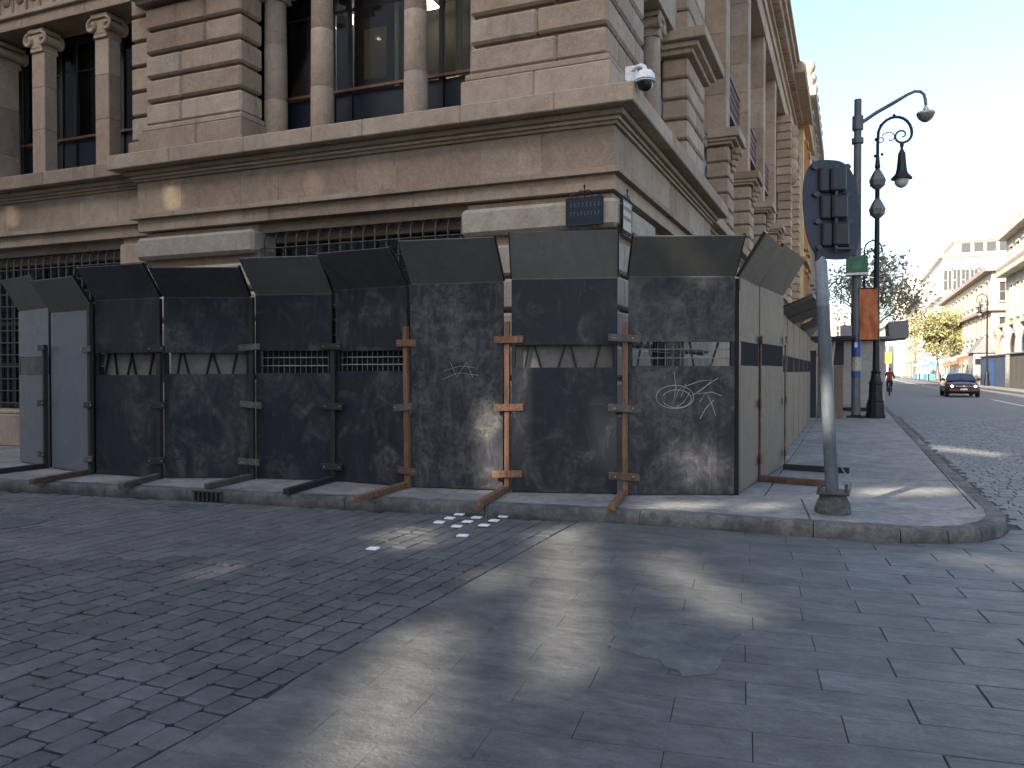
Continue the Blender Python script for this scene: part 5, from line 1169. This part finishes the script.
# ================================================================== CYCLIST
cyc = on_z(889.5, 395.5, -.03); B = Vector((cyc.x, cyc.y, -.03))
t = thing('bicycle', B, 'black bicycle ridden away up the side street', 'bicycle')
for y in (-.52, .52):
    m = MB(); c0 = B + Vector((0, y, .34)); m.tube([c0 + Vector((0, .32 * math.cos(a * math.pi / 14), .32 * math.sin(a * math.pi / 14))) for a in range(29)], .022, 6); w = obj('wheel', m, mat('tyre', (.015, .015, .015), .8), t)
    m = MB()
    for k in range(10): a = k * math.pi / 5; m.tube([c0, c0 + Vector((0, .31 * math.cos(a), .31 * math.sin(a)))], .003, 4)
    obj('spokes', m, steel_l, w)
m = MB(); bb_, st, hd, rw, fw = (B + Vector(v) for v in ((0, -.05, .32), (0, -.2, .82), (0, .36, .85), (0, -.52, .34), (0, .52, .34)))
for a, b in ((bb_, st), (st, hd), (bb_, hd), (bb_, rw), (st, rw), (hd, fw)): m.tube([a, b], .018, 7)
obj('frame', m, iron, t); m = MB(); m.tube([hd, hd + UP * .2], .015, 6); m.tube([hd + Vector((-.29, -.05, .22)), hd + Vector((0, .02, .2)), hd + Vector((.29, -.05, .22))], .014, 6); obj('handlebar', m, iron, t)
m = MB(); m.cbox(st + Vector((-.08, -.14, .10)), st + Vector((.08, .12, .15)), .03); m.tube([st, st + UP * .1], .014, 6); obj('saddle', m, iron, t)
m = MB(); m.tube([bb_ + Vector((-.16, .14, -.08)), bb_ + Vector((-.06, .14, -.08)), bb_ + Vector((-.06, -.14, .08)), bb_ + Vector((.06, -.14, .08)), bb_ + Vector((.16, -.14, .08))][:3], .012, 5); m.tube([bb_ + Vector((.06, -.14, .08)), bb_ + Vector((.16, -.14, .08))], .012, 5); obj('pedals', m, iron, t)
def person(name, B, J, Ed, rad, label, paint_fn, mats):
    me = bpy.data.meshes.new(name); keys = list(J); me.from_pydata([Vector(J[k]) for k in keys], [(keys.index(a), keys.index(b)) for a, b in Ed], []); o = bpy.data.objects.new(name, me); COL.objects.link(o); o.location = B
    md = o.modifiers.new('skin', 'SKIN'); md.use_smooth_shade = True
    sv = me.skin_vertices[0].data
    for i, k in enumerate(keys): r_ = rad[k]; sv[i].radius = r_ if isinstance(r_, tuple) else (r_, r_); sv[i].use_root = (k == 'pelvis')
    o.modifiers.new('sub', 'SUBSURF').levels = 2; o.modifiers['sub'].render_levels = 2
    dg = bpy.context.evaluated_depsgraph_get(); nm = bpy.data.meshes.new_from_object(o.evaluated_get(dg)); o.modifiers.clear(); o.data = nm
    nm.materials.clear()
    for mm_ in mats: nm.materials.append(mm_)
    for p in nm.polygons: p.material_index = paint_fn(p.center); p.use_smooth = True
    return props(o, label, 'person')
J = {'pelvis': (0, -.20, .98), 'belly': (0, -.12, 1.14), 'chest': (0, -.02, 1.36), 'neck': (0, .05, 1.50), 'head0': (0, .09, 1.56), 'head1': (0, .12, 1.66), 'head2': (0, .12, 1.74),
     'shl': (-.19, 0, 1.43), 'ell': (-.27, .14, 1.2), 'wrl': (-.28, .31, 1.09), 'hal': (-.28, .37, 1.07), 'shr': (.19, 0, 1.43), 'elr': (.27, .14, 1.2), 'wrr': (.28, .31, 1.09), 'har': (.28, .37, 1.07),
     'hil': (-.1, -.17, .92), 'knl': (-.12, .2, .72), 'anl': (-.11, .08, .32), 'tol': (-.11, .2, .26), 'hir': (.1, -.17, .92), 'knr': (.12, .12, .6), 'anr': (.11, -.14, .44 - .28), 'tor': (.11, 0, .40 - .3)}
J['anr'] = (.11, -.16, .46 - .2); J['knr'] = (.12, .14, .62); J['tor'] = (.11, -.03, .22)
Ed = [('pelvis', 'belly'), ('belly', 'chest'), ('chest', 'neck'), ('neck', 'head0'), ('head0', 'head1'), ('head1', 'head2'), ('chest', 'shl'), ('shl', 'ell'), ('ell', 'wrl'), ('wrl', 'hal'), ('chest', 'shr'), ('shr', 'elr'), ('elr', 'wrr'), ('wrr', 'har'),
      ('pelvis', 'hil'), ('hil', 'knl'), ('knl', 'anl'), ('anl', 'tol'), ('pelvis', 'hir'), ('hir', 'knr'), ('knr', 'anr'), ('anr', 'tor')]
rad = {'pelvis': (.15, .12), 'belly': (.15, .11), 'chest': (.17, .12), 'neck': .055, 'head0': .07, 'head1': .10, 'head2': .075, 'shl': .075, 'ell': .05, 'wrl': .035, 'hal': .035, 'shr': .075, 'elr': .05, 'wrr': .035, 'har': .035, 'hil': .1, 'knl': .065, 'anl': .045, 'tol': .035, 'hir': .1, 'knr': .065, 'anr': .045, 'tor': .035}
def pf(c):
    if c.z > 1.70 or (c.z > 1.60 and c.y < .12): return 3
    if c.z > 1.5: return 2
    if c.z > 1.0 and c.y > .30: return 2
    return 0 if c.z > 1.0 else (4 if c.z < .3 else 1)
person('person', B, J, Ed, rad, 'person in a red jacket and dark trousers cycling away', pf, [mat('red_jacket', (.16, .025, .022), .8), mat('dark_trousers', (.03, .03, .035), .85), mat('skin', (.30, .18, .12), .6), mat('dark_hair', (.02, .016, .014), .7), mat('shoe', (.03, .03, .03), .6)])
# ================================================================== ADDED SUN BLOCKER, UNSEEN BEHIND THE VIEWER
# invented wall that shades the street, its slots cut to shape the sun patches
YW = -20.0
def sunpt(x, y, z=0.0):
    k = y - YW; return (x - k * math.tan(SUN_AZ), z + k / math.cos(SUN_AZ) * math.tan(SUN_EL))
holes = []
def shaft(pts, plane='g', shrink=.0):
    """slot cut in the added blocker so that its light falls on the outline pts (picture points on the road, pavement or a wall plane)"""
    q = [on_z(*p) if plane == 'g' else (on_z(*p, ZP) if plane == 's' else on_y(*p, plane)) for p in pts]
    q = [Vector(sunpt(p.x, p.y, p.z)) for p in q]; c = sum(q, Vector((0, 0))) / len(q)
    holes.append([c + (p - c) * (1 - shrink) for p in q])
shaft([(540, 526), (592, 522), (606, 668), (545, 694)]); shaft([(426, 606), (468, 618), (462, 700), (430, 775), (305, 775), (366, 680)]); shaft([(640, 546), (676, 550), (770, 606), (786, 626), (724, 620), (668, 582)])
shaft([(352, 528), (440, 517), (470, 545), (405, 560)], shrink=.35); shaft([(470, 562), (520, 556), (524, 600), (488, 596)], shrink=.2); shaft([(885, 549), (950, 550), (1035, 562), (1035, 574), (960, 562)]); shaft([(196, 562), (250, 555), (256, 568), (192, 584)], shrink=.3)
shaft([(655, 500), (715, 500), (712, 509), (650, 509)], 's'); shaft([(740, 503), (780, 501), (784, 508), (745, 510)], 's'); shaft([(860, 486), (950, 486), (955, 494), (865, 496)], 's'); shaft([(925, 444), (1000, 452), (1003, 457), (930, 449)])
shaft([(474, 400), (500, 396), (502, 490), (480, 490)], 8.47); shaft([(672, 440), (712, 430), (712, 480), (668, 486)], 9.0, .0); shaft([(676, 240), (704, 240), (700, 268), (672, 268)], 8.9); shaft([(596, 400), (612, 390), (612, 470), (598, 474)], 8.73); shaft([(512, 340), (526, 340), (524, 470), (512, 470)], 8.53)
shaft([(158, 184), (184, 182), (184, 204), (158, 206)], 9.75, .4); shaft([(300, 170), (324, 168), (324, 190), (300, 192)], 9.75, .45); shaft([(276, 207), (300, 205), (300, 218), (276, 220)], 9.75, .3); shaft([(2, 205), (20, 203), (20, 222), (2, 224)], 10.05, .4)
import bmesh
t = thing('sun_blocker', (-25, YW, 0), 'unseen slotted wall added behind the viewer to shape the sun patches', 'building')
wall_o = obj('wall', MB().box((-80, YW - .25, -.03), (3, YW, 30)), mat('blocker_concrete', (.33, .32, .30), .85), t)
cut = MB()
for q in holes:
    n = len(q); vs = [(p.x, YW - 2, p.y) for p in q] + [(p.x, YW + 2, p.y) for p in q]
    cut.add(vs, [tuple(range(n)), tuple(range(n, 2 * n))[::-1]] + [(k, (k + 1) % n, n + (k + 1) % n, n + k) for k in range(n)])
cm2 = mesh_of('cutter', cut, []); bmx = bmesh.new(); bmx.from_mesh(cm2); bmesh.ops.recalc_face_normals(bmx, faces=bmx.faces); bmx.to_mesh(cm2); bmx.free()
co = bpy.data.objects.new('cutter', cm2); COL.objects.link(co)
md = wall_o.modifiers.new('slots', 'BOOLEAN'); md.object = co; md.operation = 'DIFFERENCE'; md.solver = 'EXACT'; md.use_self = True
dg = bpy.context.evaluated_depsgraph_get(); loc = wall_o.matrix_world.copy(); nm = bpy.data.meshes.new_from_object(wall_o.evaluated_get(dg)); wall_o.modifiers.clear(); wall_o.data = nm
bpy.data.objects.remove(co, do_unlink=True)
